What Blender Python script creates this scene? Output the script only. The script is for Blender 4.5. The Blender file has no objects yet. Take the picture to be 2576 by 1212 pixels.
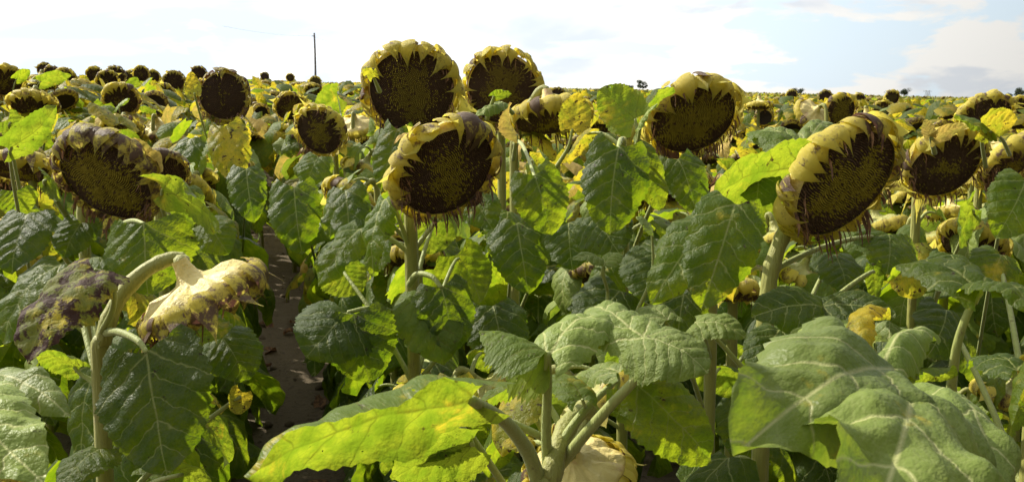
import bpy, math, random
import numpy as np
from mathutils import Vector, Matrix

sc = bpy.context.scene
COL = sc.collection
R_ = math.radians

# ------------------------------------------------------------------ camera
CAM_H = 1.65
PITCH = 8.0
F = 2762.0            # focal length in pixels of a 2576 px wide picture
CX, CY = 1288.0, 606.0
cam_d = bpy.data.cameras.new("camera")
cam = bpy.data.objects.new("camera", cam_d)
COL.objects.link(cam)
cam.location = (0, 0, CAM_H)
cam.rotation_euler = (R_(90 - PITCH), 0, 0)
cam_d.sensor_width = 23.5
cam_d.lens = 23.5 * F / 2576.0
cam_d.clip_start = 0.05
cam_d.clip_end = 5000
cam_d.dof.use_dof = True
cam_d.dof.focus_distance = 2.9
cam_d.dof.aperture_fstop = 11.0
sc.camera = cam

# ------------------------------------------------------------------ light
SUN_AZ, SUN_EL = -58.0, 38.0      # azimuth left of the view axis (+y), elevation
sd = Vector((math.sin(R_(SUN_AZ)) * math.cos(R_(SUN_EL)), math.cos(R_(SUN_AZ)) * math.cos(R_(SUN_EL)), math.sin(R_(SUN_EL))))
sun_l = bpy.data.lights.new("sun", 'SUN')
sun_l.energy = 5.0
sun_l.angle = R_(0.6)
sun_l.color = (1.0, 0.94, 0.80)
sun = bpy.data.objects.new("sun", sun_l)
COL.objects.link(sun)
sun.rotation_euler = sd.to_track_quat('Z', 'Y').to_euler()
sun.location = (-10, 10, 20)

world = bpy.data.worlds.new("World")
sc.world = world
world.use_nodes = True
wt = world.node_tree
wt.nodes.clear()


class NT:
    """tiny helper for building node trees"""
    def __init__(s, t): s.t = t
    def n(s, typ, **kw):
        x = s.t.nodes.new(typ)
        for k, v in kw.items(): setattr(x, k, v)
        return x
    def put(s, sock, v):
        if v is None: return
        if hasattr(v, 'is_output') or isinstance(v, bpy.types.NodeSocket): s.t.links.new(v, sock)
        else: sock.default_value = v
    def m(s, op, a, b=None, c=None, clamp=False):
        x = s.n('ShaderNodeMath', operation=op); x.use_clamp = clamp
        s.put(x.inputs[0], a); s.put(x.inputs[1], b); s.put(x.inputs[2], c)
        return x.outputs[0]
    def mix(s, f, a, b, bt='MIX'):
        x = s.n('ShaderNodeMix', data_type='RGBA', blend_type=bt)
        s.put(x.inputs[0], f); s.put(x.inputs[6], a); s.put(x.inputs[7], b)
        return x.outputs[2]
    def ramp(s, f, lo, hi, a=0.0, b=1.0):
        x = s.n('ShaderNodeMapRange', interpolation_type='SMOOTHSTEP')
        s.put(x.inputs[0], f); s.put(x.inputs[1], lo); s.put(x.inputs[2], hi); s.put(x.inputs[3], a); s.put(x.inputs[4], b)
        return x.outputs[0]
    def noise(s, vec, scale, detail=3.0, rough=0.55, dist=0.0, out=0):
        x = s.n('ShaderNodeTexNoise')
        s.put(x.inputs['Vector'], vec); s.put(x.inputs['Scale'], scale); s.put(x.inputs['Detail'], detail)
        s.put(x.inputs['Roughness'], rough); s.put(x.inputs['Distortion'], dist)
        return x.outputs[out]
    def vmul(s, v, k):
        x = s.n('ShaderNodeVectorMath', operation='MULTIPLY'); s.put(x.inputs[0], v); s.put(x.inputs[1], k)
        return x.outputs[0]
    def vadd(s, v, k):
        x = s.n('ShaderNodeVectorMath', operation='ADD'); s.put(x.inputs[0], v); s.put(x.inputs[1], k)
        return x.outputs[0]
    def sep(s, v):
        x = s.n('ShaderNodeSeparateXYZ'); s.put(x.inputs[0], v); return x.outputs
    def comb(s, a, b, c):
        x = s.n('ShaderNodeCombineXYZ'); s.put(x.inputs[0], a); s.put(x.inputs[1], b); s.put(x.inputs[2], c); return x.outputs[0]


w = NT(wt)
sky = w.n('ShaderNodeTexSky', sky_type='NISHITA')
sky.sun_disc = False
sky.sun_elevation = R_(SUN_EL)
sky.sun_rotation = R_(SUN_AZ)
sky.air_density = 1.0
sky.dust_density = 0.2
tc = w.n('ShaderNodeTexCoord').outputs['Generated']
dx, dy, dz = w.sep(tc)
bgS = w.n('ShaderNodeBackground'); w.put(bgS.inputs[0], sky.outputs[0]); bgS.inputs[1].default_value = 0.08
# cloud bands: flattened noise in direction space, denser towards the left (towards the sun)
vz = w.comb(dx, dy, w.m('MULTIPLY', dz, 3.2))
n1 = w.noise(w.vadd(vz, (3.1, 1.7, 0.9)), 8.5, 7, 0.55, 0.25)
n2 = w.noise(w.vadd(vz, (8.3, 2.2, 4.4)), 4.2, 5, 0.5, 0.3)
side = w.m('MAXIMUM', w.ramp(dx, -0.45, 0.45, 0.17, 0.045), w.m('MAXIMUM', w.ramp(dy, 0.2, -0.3, 0.0, 0.12), w.ramp(dz, 0.12, 0.45, 0.0, 0.14)))
cov = w.ramp(w.m('ADD', n1, side), 0.47, 0.54)
shade = w.ramp(n2, 0.50, 0.66)
n3 = w.noise(w.vadd(vz, (1.3, 5.2, 2.1)), 7.0, 6, 0.55, 0.2)
right_top = w.m('MULTIPLY', w.ramp(dx, 0.12, 0.40), w.ramp(dz, 0.035, 0.075))
shade = w.m('MAXIMUM', w.m('MULTIPLY', shade, w.ramp(dx, -0.5, 0.4, 0.9, 0.6)), w.m('MULTIPLY', w.ramp(n3, 0.42, 0.58, 0.0, 0.8), right_top))
shade = w.m('MAXIMUM', shade, w.m('MULTIPLY', w.ramp(n3, 0.50, 0.60), w.ramp(dx, -0.35, 0.3, 0.8, 0.5)))
x = w.n('ShaderNodeVectorMath', operation='DOT_PRODUCT'); w.put(x.inputs[0], tc); x.inputs[1].default_value = tuple(sd)
glow = w.ramp(x.outputs['Value'], -0.5, 0.85, 0.08, 1.20)
ccol = w.mix(shade, (1.0, 0.975, 0.92, 1), (0.52, 0.61, 0.74, 1))
bgC = w.n('ShaderNodeBackground'); w.put(bgC.inputs[0], ccol); w.put(bgC.inputs[1], glow)
veil = w.n('ShaderNodeBackground'); veil.inputs[0].default_value = (0.76, 0.89, 1.0, 1); w.put(veil.inputs[1], w.m('MULTIPLY', glow, 1.05))
mv = w.n('ShaderNodeMixShader'); w.put(mv.inputs[0], w.ramp(dz, 0.0, 0.6, 0.88, 0.30)); wt.links.new(bgS.outputs[0], mv.inputs[1]); wt.links.new(veil.outputs[0], mv.inputs[2])
mx = w.n('ShaderNodeMixShader'); w.put(mx.inputs[0], w.m('MULTIPLY', cov, 0.95)); wt.links.new(mv.outputs[0], mx.inputs[1]); wt.links.new(bgC.outputs[0], mx.inputs[2])
wo = w.n('ShaderNodeOutputWorld'); wt.links.new(mx.outputs[0], wo.inputs[0])

sc.render.engine = 'CYCLES'
sc.view_settings.view_transform = 'Standard'
sc.view_settings.look = 'None'
sc.view_settings.gamma = 1.0
sc.view_settings.exposure = 0.50
sc.cycles.max_bounces = 8
sc.cycles.transmission_bounces = 6
sc.cycles.diffuse_bounces = 4
sc.cycles.transparent_max_bounces = 6

# ------------------------------------------------------------------ geometry helpers
SLOPE = -0.0227


def gz(x, y):
    return SLOPE * x


CP, SP = math.cos(R_(PITCH)), math.sin(R_(PITCH))


def at(px, py, d):
    """point seen at that place of the photograph (2576 px wide), d metres away along the ground axis y"""
    a = (px - CX) / F; b = (CY - py) / F
    v = np.array([a, CP + b * SP, -SP + b * CP])
    return np.array([0, 0, CAM_H]) + v * (d / v[1])


def nrm(v):
    v = np.asarray(v, float); return v / (np.linalg.norm(v) + 1e-9)


class Geo:
    def __init__(s): s.v = []; s.f = []; s.uv = []; s.m = []; s.c = []; s.n = 0
    def add(s, v, f, uv=None, mat=0, col=None):
        v = np.asarray(v, float)
        s.v.append(v)
        s.uv.append(np.zeros((len(v), 2)) if uv is None else np.asarray(uv, float))
        s.c.append(np.zeros((len(v), 3)) if col is None else np.asarray(col, float))
        f = np.asarray(f, int) + s.n
        s.f.append(f); s.m.append(np.full(len(f), mat, int)); s.n += len(v)
    def mesh(s, name, mats, smooth=True, off=None):
        me = bpy.data.meshes.new(name)
        V = np.concatenate(s.v)
        if off is not None: V = V - np.asarray(off)
        UV = np.concatenate(s.uv); C = np.concatenate(s.c)
        me.vertices.add(len(V)); me.vertices.foreach_set('co', V.ravel())
        loops = np.concatenate([f.ravel() for f in s.f])
        tot = np.concatenate([np.full(len(f), f.shape[1]) for f in s.f])
        st = np.concatenate([[0], np.cumsum(tot)[:-1]])
        me.loops.add(len(loops)); me.loops.foreach_set('vertex_index', loops)
        me.polygons.add(len(tot)); me.polygons.foreach_set('loop_start', st); me.polygons.foreach_set('loop_total', tot)
        me.polygons.foreach_set('material_index', np.concatenate(s.m))
        me.polygons.foreach_set('use_smooth', np.full(len(tot), smooth))
        u = me.uv_layers.new(name='UVMap'); u.data.foreach_set('uv', UV[loops].ravel())
        ca = me.color_attributes.new('tint', 'FLOAT_COLOR', 'POINT')
        ca.data.foreach_set('color', np.concatenate([C, np.ones((len(C), 1))], 1).ravel())
        me.update(); me.validate()
        for m in mats: me.materials.append(m)
        return me


def grid_faces(nu, nv, closed=False):
    i = np.arange(nu - 1)[:, None] * nv
    j = np.arange(nv if closed else nv - 1)[None, :]
    j2 = (j + 1) % nv
    return np.stack([(i + j), (i + j2), (i + nv + j2), (i + nv + j)], -1).reshape(-1, 4)


def bez(pts, n):
    t = np.linspace(0, 1, n)[:, None]; p = [np.asarray(q, float) for q in pts]
    if len(p) == 3: return (1 - t) ** 2 * p[0] + 2 * t * (1 - t) * p[1] + t * t * p[2]
    return (1 - t) ** 3 * p[0] + 3 * t * (1 - t) ** 2 * p[1] + 3 * t * t * (1 - t) * p[2] + t ** 3 * p[3]


def tube(P, rad, seg=8, ridge=0.0):
    P = np.asarray(P, float); rad = np.broadcast_to(np.asarray(rad, float), (len(P),))
    P = np.concatenate([[P[0] - nrm(P[1] - P[0]) * rad[0] * .5], P, [P[-1] + nrm(P[-1] - P[-2]) * rad[-1] * .5]])
    rad = np.concatenate([[rad[0] * .05], rad, [rad[-1] * .05]]); n = len(P)
    T = np.gradient(P, axis=0); T /= np.linalg.norm(T, axis=1)[:, None] + 1e-9
    ref = np.array([0.3, 1, 0.1]) if abs(T[0][1]) < 0.9 else np.array([1, 0.1, 0])
    U = nrm(np.cross(T[0], ref)); V = []
    a = np.linspace(0, 2 * math.pi, seg, endpoint=False)
    rm = 1 + ridge * np.cos(a * (seg // 2))
    for k in range(n):
        U = nrm(U - T[k] * U.dot(T[k])); W = np.cross(T[k], U)
        V.append(P[k] + rad[k] * rm[:, None] * (np.cos(a)[:, None] * U + np.sin(a)[:, None] * W))
    V = np.concatenate(V)
    uv = np.stack([np.repeat(np.linspace(0, 1, n), seg), np.tile(a / 6.283, n)], 1)
    return V, grid_faces(n, seg, True), uv


_u = np.linspace(0, 1, 200)


def _prof(u): return ((u + 0.09) / 1.09) ** 0.5 * np.clip(1 - u, 0, 1) ** 0.72


_pm = _prof(_u).max()


def leaf_geo(B, T, N, W, arc=0.12, fold=0.15, cup=0.25, ruffle=0.02, nu=18, nv=13, seed=0, twist=0.0, curl=0.0, drape=0.0, roll=0.0, puff=1.0):
    """heart-shaped leaf. B base, T tip, N upper-surface side, W full width (m).
    arc lifts the midrib, fold makes the halves a V, cup bends the edges down."""
    rs = np.random.RandomState(seed)
    B = np.asarray(B, float); T = np.asarray(T, float)
    L = np.linalg.norm(T - B); N = nrm(N)
    d = nrm(T - B); N = nrm(N - d * N.dot(d))
    mid = (B + T) / 2 + N * arc * L * 1.6 + nrm(np.cross(N, d)) * rs.uniform(-.06, .06) * L
    u = np.linspace(0, 1, nu) ** 0.92; v = np.linspace(-1, 1, nv)
    M = bez([B, mid, T], nu) if False else np.array([(1 - t) ** 2 * B + 2 * t * (1 - t) * mid + t * t * T for t in u])
    D = np.array([nrm(2 * (1 - t) * (mid - B) + 2 * t * (T - mid)) for t in u])
    g = _prof(u) / _pm; g[-1] = 0.012
    ph = rs.uniform(0, 6.28, 6)
    Lw = W / 2
    V = np.zeros((nu, nv, 3)); UV = np.zeros((nu, nv, 2))
    asym = rs.uniform(-.06, .06)
    for i in range(nu):
        S = nrm(np.cross(D[i], N)); Ni = nrm(np.cross(S, D[i]))
        tw = twist * u[i]
        S, Ni = S * math.cos(tw) + Ni * math.sin(tw), Ni * math.cos(tw) - S * math.sin(tw)
        hw = g[i] * Lw * (1 + asym * np.sign(v))
        edge = np.abs(v) ** 6
        ser = 1 + edge * (0.035 * (1 if i % 2 else -1) + 0.03 * math.sin(u[i] * 17 + ph[0]))
        y = v * hw * ser
        xb = -0.17 * L * (1 - u[i]) ** 2 * np.abs(v) ** 1.6
        X = u[i] + xb / L; Y = y / L
        s = X - 0.8 * np.abs(Y) + 0.3 * Y * Y
        s = s + 0.03 * np.sin(X * 9 + ph[3]) * np.sign(v); fr = np.abs(((s / 0.19) % 1.0) - 0.5) * 2           # 1 on the side veins, 0 between them
        puck = (1 - fr ** 2) * np.clip(1 - np.exp(-np.abs(Y) * 14), 0, 1) * (1 - edge)
        av = np.abs(y)
        z = fold * av - cup * av * av / Lw + puck * 0.012 * L * puff
        z += ruffle * L * (v ** 2) * (np.sin(u[i] * 11 + ph[1] + np.sign(v) * ph[2]) + 0.6 * np.sin(u[i] * 23 + ph[3] + np.sign(v)))
        z += 0.014 * L * np.sin(Y * 17 + ph[4] + 3 * X) * np.sin(X * 12 + ph[5] + 4 * Y) + 0.006 * L * np.sin(Y * 37 + ph[2]) * np.sin(X * 31 + ph[0] + 9 * Y)
        z -= abs(roll) * Lw * np.clip(np.sign(roll) * v - 0.5, 0, 1) ** 2 * g[i]
        # cup is an arc: pull the edges in a little as they go down
        yy = y * (1 - 0.25 * np.clip(cup, 0, 1.2) * v * v * g[i])
        V[i] = M[i] + np.outer(yy, S) + np.outer(z, Ni) + np.outer(xb, D[i])
        if drape: V[i][:, 2] -= drape * av * av / Lw
        if curl:
            V[i] -= curl * L * max(0, u[i] - 0.6) ** 2 * Ni * 2
        UV[i, :, 0] = X; UV[i, :, 1] = Y
    return V.reshape(-1, 3), grid_faces(nu, nv), UV.reshape(-1, 2)


# ------------------------------------------------------------------ materials
def new_mat(name):
    m = bpy.data.materials.new(name); m.use_nodes = True
    m.node_tree.nodes.clear()
    return m, NT(m.node_tree)


def leaf_mat(name, top, under, trans, vein, yellow=0.0, spots=0.0, tr=0.42, rough=0.37, ycol=(0.42, 0.34, 0.03), holes=0.0):
    m, t = new_mat(name)
    uv = t.n('ShaderNodeUVMap').outputs[0]
    info = t.n('ShaderNodeObjectInfo')
    geo = t.n('ShaderNodeNewGeometry')
    pos = t.n('ShaderNodeTexCoord').outputs['Object']
    att = t.n('ShaderNodeAttribute'); att.attribute_name = 'tint'
    X, Y, _ = t.sep(uv)
    wob = t.noise(uv, 7.0, 2)
    aY = t.m('ABSOLUTE', Y)
    s = t.m('SUBTRACT', X, t.m('MULTIPLY', aY, 0.8))
    s = t.m('ADD', s, t.m('MULTIPLY', t.m('MULTIPLY', aY, aY), 0.3))
    s = t.m('ADD', s, t.m('MULTIPLY', t.m('SUBTRACT', wob, 0.5), 0.11))
    fr = t.m('ABSOLUTE', t.m('SUBTRACT', t.m('FRACT', t.m('ADD', t.m('DIVIDE', s, 0.19), 20.5)), 0.5))
    wid = t.m('MAXIMUM', t.m('SUBTRACT', 0.060, t.m('MULTIPLY', aY, 0.12)), 0.016)
    bas = t.m('MULTIPLY', t.m('LESS_THAN', t.m('ABSOLUTE', t.m('SUBTRACT', s, 0.0)), 0.07), 0.032)
    wid = t.m('ADD', wid, bas)
    side_v = t.m('SUBTRACT', 1.0, t.m('DIVIDE', fr, wid), clamp=True)
    mid = t.m('SUBTRACT', 1.0, t.m('DIVIDE', aY, t.m('SUBTRACT', 0.016, t.m('MULTIPLY', X, 0.008))), clamp=True)
    vn = t.m('MAXIMUM', mid, t.m('MULTIPLY', side_v, 0.9))
    vo = t.n('ShaderNodeTexVoronoi', feature='DISTANCE_TO_EDGE'); t.put(vo.inputs['Vector'], uv); vo.inputs['Scale'].default_value = 26
    net = t.ramp(vo.outputs[0], 0.0, 0.12, 1.0, 0.0)
    big = t.noise(t.vadd(pos, t.comb(info.outputs['Random'], 0, 0)), 9.0, 3, 0.6)
    fine = t.noise(pos, 60.0, 4, 0.65)
    tint_r, tint_g, tint_b = t.sep(att.outputs['Color'])
    # yellowing (patchy, between the veins and at the edges)
    yl = t.m('ADD', big, t.m('MULTIPLY', t.m('SUBTRACT', fine, 0.5), 0.35))
    yl = t.m('ADD', yl, t.m('MULTIPLY', tint_r, 1.0))
    yl = t.ramp(yl, 0.70 - 0.45 * yellow, 0.86 - 0.36 * yellow)
    yl = t.m('MULTIPLY', yl, t.m('SUBTRACT', 1.0, t.m('MULTIPLY', net, 0.35)))
    spn = t.noise(t.vadd(uv, t.comb(info.outputs['Random'], tint_b, 0)), 6.0, 4, 0.7)
    sp = t.ramp(t.m('ADD', spn, t.m('MULTIPLY', fine, 0.30)), 0.84 - 0.22 * spots, 0.94 - 0.22 * spots)
    hv = t.m('ADD', 0.75, t.m('MULTIPLY', info.outputs['Random'], 0.5))
    def c4(c): return (c[0], c[1], c[2], 1)
    side = t.mix(geo.outputs['Backfacing'], c4(top), c4(under))
    col = t.mix(t.m('MULTIPLY', big, 0.5), side, t.mix(0.35, side, (0.08, 0.12, 0.02, 1)))
    col = t.mix(t.m('MULTIPLY', vn, 0.9), col, c4(vein))
    col = t.mix(t.m('MULTIPLY', net, 0.08), col, c4(vein))
    col = t.mix(yl, col, c4(ycol))
    col = t.mix(sp, col, (0.055, 0.03, 0.022, 1))
    dust = t.ramp(t.noise(pos, 38.0, 5, 0.75), 0.62, 0.75)
    col = t.mix(t.m('MULTIPLY', dust, 0.14), col, (0.35, 0.37, 0.33, 1))
    col = t.mix(1.0, col, t.comb(hv, hv, hv), 'MULTIPLY')
    tcol = t.mix(t.m('MULTIPLY', vn, 0.85), c4(trans), (trans[0] * 0.36, trans[1] * 0.30, trans[2] * 0.4, 1))
    tcol = t.mix(t.m('MULTIPLY', net, 0.45), tcol, (trans[0] * 0.6, trans[1] * 0.65, trans[2], 1))
    tcol = t.mix(t.ramp(t.noise(pos, 22.0, 3, 0.6), 0.35, 0.65, 0.0, 0.8), tcol, (trans[0] * 0.45, trans[1] * 0.62, trans[2] * 0.5, 1))
    tcol = t.mix(yl, tcol, (0.80, 0.60, 0.04, 1))
    tcol = t.mix(sp, tcol, (0.05, 0.02, 0.01, 1))
    h = t.m('ADD', t.m('MULTIPLY', t.m('SQRT', fr), 0.9), t.m('MULTIPLY', t.ramp(vo.outputs[0], 0.0, 0.5), 0.16))
    h = t.m('ADD', h, t.m('MULTIPLY', fine, 0.15))
    h = t.m('ADD', h, t.m('MULTIPLY', t.noise(uv, 9.0, 4, 0.65), 2.2))
    bp = t.n('ShaderNodeBump'); t.put(bp.inputs['Height'], h); bp.inputs['Strength'].default_value = 0.6; bp.inputs['Distance'].default_value = 0.006
    p = t.n('ShaderNodeBsdfPrincipled')
    t.put(p.inputs['Base Color'], col)
    t.put(p.inputs['Roughness'], t.m('ADD', t.m('MULTIPLY', geo.outputs['Backfacing'], 0.25), t.m('ADD', rough, t.m('MULTIPLY', fine, 0.15))))
    p.inputs['Specular IOR Level'].default_value = 0.19
    t.put(p.inputs['Normal'], bp.outputs[0])
    tb = t.n('ShaderNodeBsdfTranslucent'); t.put(tb.inputs[0], tcol); t.put(tb.inputs['Normal'], bp.outputs[0])
    ms = t.n('ShaderNodeMixShader'); ms.inputs[0].default_value = tr
    t.t.links.new(p.outputs[0], ms.inputs[1]); t.t.links.new(tb.outputs[0], ms.inputs[2])
    last = ms.outputs[0]
    if holes:
        hn = t.ramp(t.noise(t.vadd(uv, t.comb(info.outputs['Random'], 3.0, 0)), 15.0, 2, 0.5), 0.735 - 0.04 * holes, 0.74 - 0.04 * holes)
        trn = t.n('ShaderNodeBsdfTransparent')
        m2 = t.n('ShaderNodeMixShader'); t.put(m2.inputs[0], hn); t.t.links.new(last, m2.inputs[1]); t.t.links.new(trn.outputs[0], m2.inputs[2]); last = m2.outputs[0]
    o = t.n('ShaderNodeOutputMaterial'); t.t.links.new(last, o.inputs[0])
    return m


VEIN = (0.36, 0.38, 0.13)
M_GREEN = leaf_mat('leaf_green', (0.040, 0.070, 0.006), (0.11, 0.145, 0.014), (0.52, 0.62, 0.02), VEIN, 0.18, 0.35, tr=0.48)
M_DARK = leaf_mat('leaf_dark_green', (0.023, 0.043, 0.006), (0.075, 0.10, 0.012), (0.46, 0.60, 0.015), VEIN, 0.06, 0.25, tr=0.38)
M_PALE = leaf_mat('leaf_lit_pale_green', (0.180, 0.235, 0.050), (0.16, 0.21, 0.05), (0.46, 0.58, 0.04), (0.56, 0.56, 0.24), 0.08, 0.25, tr=0.30)  # sunlit paleness and sky sheen of upper sides put into the base colour
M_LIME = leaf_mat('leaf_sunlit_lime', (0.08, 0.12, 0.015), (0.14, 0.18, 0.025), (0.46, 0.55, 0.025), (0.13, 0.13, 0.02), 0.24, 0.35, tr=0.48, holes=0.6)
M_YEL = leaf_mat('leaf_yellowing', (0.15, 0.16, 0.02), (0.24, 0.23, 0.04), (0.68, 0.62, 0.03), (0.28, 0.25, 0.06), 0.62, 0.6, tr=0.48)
M_SICK = leaf_mat('leaf_blotched', (0.11, 0.12, 0.035), (0.18, 0.18, 0.05), (0.60, 0.58, 0.03), (0.24, 0.24, 0.09), 0.55, 1.05, tr=0.4, holes=1.2, rough=0.6)
M_TAN = leaf_mat('leaf_withered_tan', (0.50, 0.36, 0.11), (0.54, 0.40, 0.13), (0.85, 0.60, 0.12), (0.40, 0.26, 0.10), 0.1, 0.3, tr=0.35, ycol=(0.52, 0.38, 0.10), rough=0.6)
LM = dict(G=M_GREEN, D=M_DARK, P=M_PALE, L=M_LIME, Y=M_YEL, S=M_SICK, T=M_TAN)


def stem_mat(name, a, b):
    m, t = new_mat(name)
    pos = t.n('ShaderNodeTexCoord').outputs['Object']
    n_ = t.noise(t.vmul(pos, (1, 1, 0.12)), 160, 3, 0.6)
    n2 = t.noise(pos, 9, 4, 0.6)
    col = t.mix(n2, a, b)
    col = t.mix(t.m('MULTIPLY', t.ramp(t.noise(t.vmul(pos, (1, 1, 0.35)), 48, 5, 0.7), 0.58, 0.72), 0.7), col, (0.12, 0.08, 0.04, 1))
    bp = t.n('ShaderNodeBump'); t.put(bp.inputs['Height'], n_); bp.inputs['Strength'].default_value = 0.9; bp.inputs['Distance'].default_value = 0.004
    p = t.n('ShaderNodeBsdfPrincipled'); t.put(p.inputs['Base Color'], col); p.inputs['Roughness'].default_value = 0.6
    t.put(p.inputs['Normal'], bp.outputs[0])
    p.inputs['Subsurface Weight'].default_value = 0.12; p.inputs['Subsurface Radius'].default_value = (0.01, 0.008, 0.003)
    p.inputs['Sheen Weight'].default_value = 0.15; p.inputs['Sheen Roughness'].default_value = 0.4
    o = t.n('ShaderNodeOutputMaterial'); t.t.links.new(p.outputs[0], o.inputs[0])
    return m


M_STEM = stem_mat('stem_green', (0.17, 0.19, 0.035, 1), (0.33, 0.31, 0.07, 1))
M_STALK = stem_mat('stalk_pale_green', (0.22, 0.27, 0.06, 1), (0.34, 0.36, 0.11, 1))


def bract_mat(name, base, brown):
    m, t = new_mat(name)
    pos = t.n('ShaderNodeTexCoord').outputs['Object']
    att = t.n('ShaderNodeAttribute'); att.attribute_name = 'tint'
    a, b, c = t.sep(att.outputs['Color'])       # a: along the bract, b: random per bract
    uv = t.n('ShaderNodeUVMap').outputs[0]; ux, uy, _ = t.sep(uv)
    n1 = t.noise(t.vadd(pos, t.comb(b, 0, 0)), 40, 6, 0.72)
    fib = t.noise(t.comb(t.m('MULTIPLY', uy, 9.0), t.m('MULTIPLY', ux, 1.2), b), 3.0, 3, 0.6)
    col = t.mix(t.ramp(a, 0.35, 1.0), base, (0.56, 0.54, 0.08, 1))
    col = t.mix(t.m('MULTIPLY', fib, 0.5), col, (0.24, 0.24, 0.05, 1))
    col = t.mix(t.ramp(b, 0.2, 0.9, 0.0, 0.35), col, (0.50, 0.38, 0.12, 1))
    k = t.m('ADD', n1, t.ramp(b, 0.82, 1.0, 0.0, 0.30))
    k = t.m('ADD', k, t.ramp(a, 0.7, 1.0, -0.02, 0.08))
    crest = t.m('MULTIPLY', t.ramp(a, 0.18, 0.32), t.ramp(a, 0.34, 0.5, 1.0, 0.0))
    k = t.m('ADD', k, t.m('MULTIPLY', crest, 0.07))
    br = t.ramp(k, 0.60 - brown * 0.15, 0.76 - brown * 0.15)
    bc = t.mix(fib, (0.07, 0.030, 0.024, 1), (0.22, 0.12, 0.09, 1))
    col = t.mix(t.m('MULTIPLY', br, 0.92), col, bc)
    bp = t.n('ShaderNodeBump'); t.put(bp.inputs['Height'], t.m('ADD', fib, t.m('MULTIPLY', n1, 0.8))); bp.inputs['Strength'].default_value = 0.9; bp.inputs['Distance'].default_value = 0.004
    p = t.n('ShaderNodeBsdfPrincipled'); t.put(p.inputs['Base Color'], col); p.inputs['Roughness'].default_value = 0.5
    t.put(p.inputs['Normal'], bp.outputs[0])
    tb = t.n('ShaderNodeBsdfTranslucent'); t.put(tb.inputs[0], t.mix(br, (0.85, 0.74, 0.12, 1), (0.10, 0.04, 0.03, 1))); 
    ms = t.n('ShaderNodeMixShader'); ms.inputs[0].default_value = 0.46
    t.t.links.new(p.outputs[0], ms.inputs[1]); t.t.links.new(tb.outputs[0], ms.inputs[2])
    o = t.n('ShaderNodeOutputMaterial'); t.t.links.new(ms.outputs[0], o.inputs[0])
    return m


BASE = (0.80, 0.67, 0.075, 1)
M_BR = [bract_mat('bract_yellow', BASE, 0.30), bract_mat('bract_mottled', BASE, 0.48), bract_mat('bract_brown', BASE, 1.15)]


def back_mat(name, ca, cb):
    m, t = new_mat(name)
    pos = t.n('ShaderNodeTexCoord').outputs['Object']
    n1 = t.noise(pos, 20, 4, 0.6); n2 = t.noise(pos, 90, 3, 0.6)
    col = t.mix(n1, ca, cb)
    col = t.mix(t.m('MULTIPLY', t.ramp(t.noise(pos, 13, 4, 0.65), 0.56, 0.68), 0.7), col, (0.40, 0.22, 0.14, 1))
    bp = t.n('ShaderNodeBump'); t.put(bp.inputs['Height'], t.m('ADD', n2, t.m('MULTIPLY', t.noise(pos, 45, 4, 0.6, 1.0), 3.0))); bp.inputs['Strength'].default_value = 0.45; bp.inputs['Distance'].default_value = 0.005
    p = t.n('ShaderNodeBsdfPrincipled'); t.put(p.inputs['Base Color'], col); p.inputs['Roughness'].default_value = 0.55
    p.inputs['Subsurface Weight'].default_value = 0.15; p.inputs['Subsurface Radius'].default_value = (0.02, 0.015, 0.005)
    t.put(p.inputs['Normal'], bp.outputs[0])
    o = t.n('ShaderNodeOutputMaterial'); t.t.links.new(p.outputs[0], o.inputs[0])
    return m


M_BACK = back_mat('receptacle_cream', (0.55, 0.44, 0.13, 1), (0.66, 0.55, 0.22, 1))
M_BACK2 = back_mat('receptacle_green', (0.24, 0.25, 0.05, 1), (0.36, 0.33, 0.09, 1))


def seed_mat():
    m, t = new_mat('seed_disc')
    att = t.n('ShaderNodeAttribute'); att.attribute_name = 'tint'
    pos = t.n('ShaderNodeTexCoord').outputs['Object']
    n1 = t.noise(pos, 220, 3, 0.7)
    col = t.mix(t.m('MULTIPLY', n1, 0.3), att.outputs['Color'], (0.03, 0.018, 0.012, 1))
    bp = t.n('ShaderNodeBump'); t.put(bp.inputs['Height'], n1); bp.inputs['Strength'].default_value = 0.6; bp.inputs['Distance'].default_value = 0.003
    p = t.n('ShaderNodeBsdfPrincipled'); t.put(p.inputs['Base Color'], col); p.inputs['Roughness'].default_value = 0.75
    p.inputs['Specular IOR Level'].default_value = 0.25
    t.put(p.inputs['Normal'], bp.outputs[0])
    o = t.n('ShaderNodeOutputMaterial'); t.t.links.new(p.outputs[0], o.inputs[0])
    return m


M_SEED = seed_mat()


def simple_mat(name, a, b, scale=20, rough=0.8, tr=0.0):
    m, t = new_mat(name)
    pos = t.n('ShaderNodeTexCoord').outputs['Object']
    col = t.mix(t.ramp(t.noise(pos, scale, 4, 0.6), 0.35, 0.65), a, b)
    p = t.n('ShaderNodeBsdfPrincipled'); t.put(p.inputs['Base Color'], col); p.inputs['Roughness'].default_value = rough
    last = p.outputs[0]
    if tr:
        tb = t.n('ShaderNodeBsdfTranslucent'); t.put(tb.inputs[0], col)
        ms = t.n('ShaderNodeMixShader'); ms.inputs[0].default_value = tr
        t.t.links.new(last, ms.inputs[1]); t.t.links.new(tb.outputs[0], ms.inputs[2]); last = ms.outputs[0]
    o = t.n('ShaderNodeOutputMaterial'); t.t.links.new(last, o.inputs[0])
    return m


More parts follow.
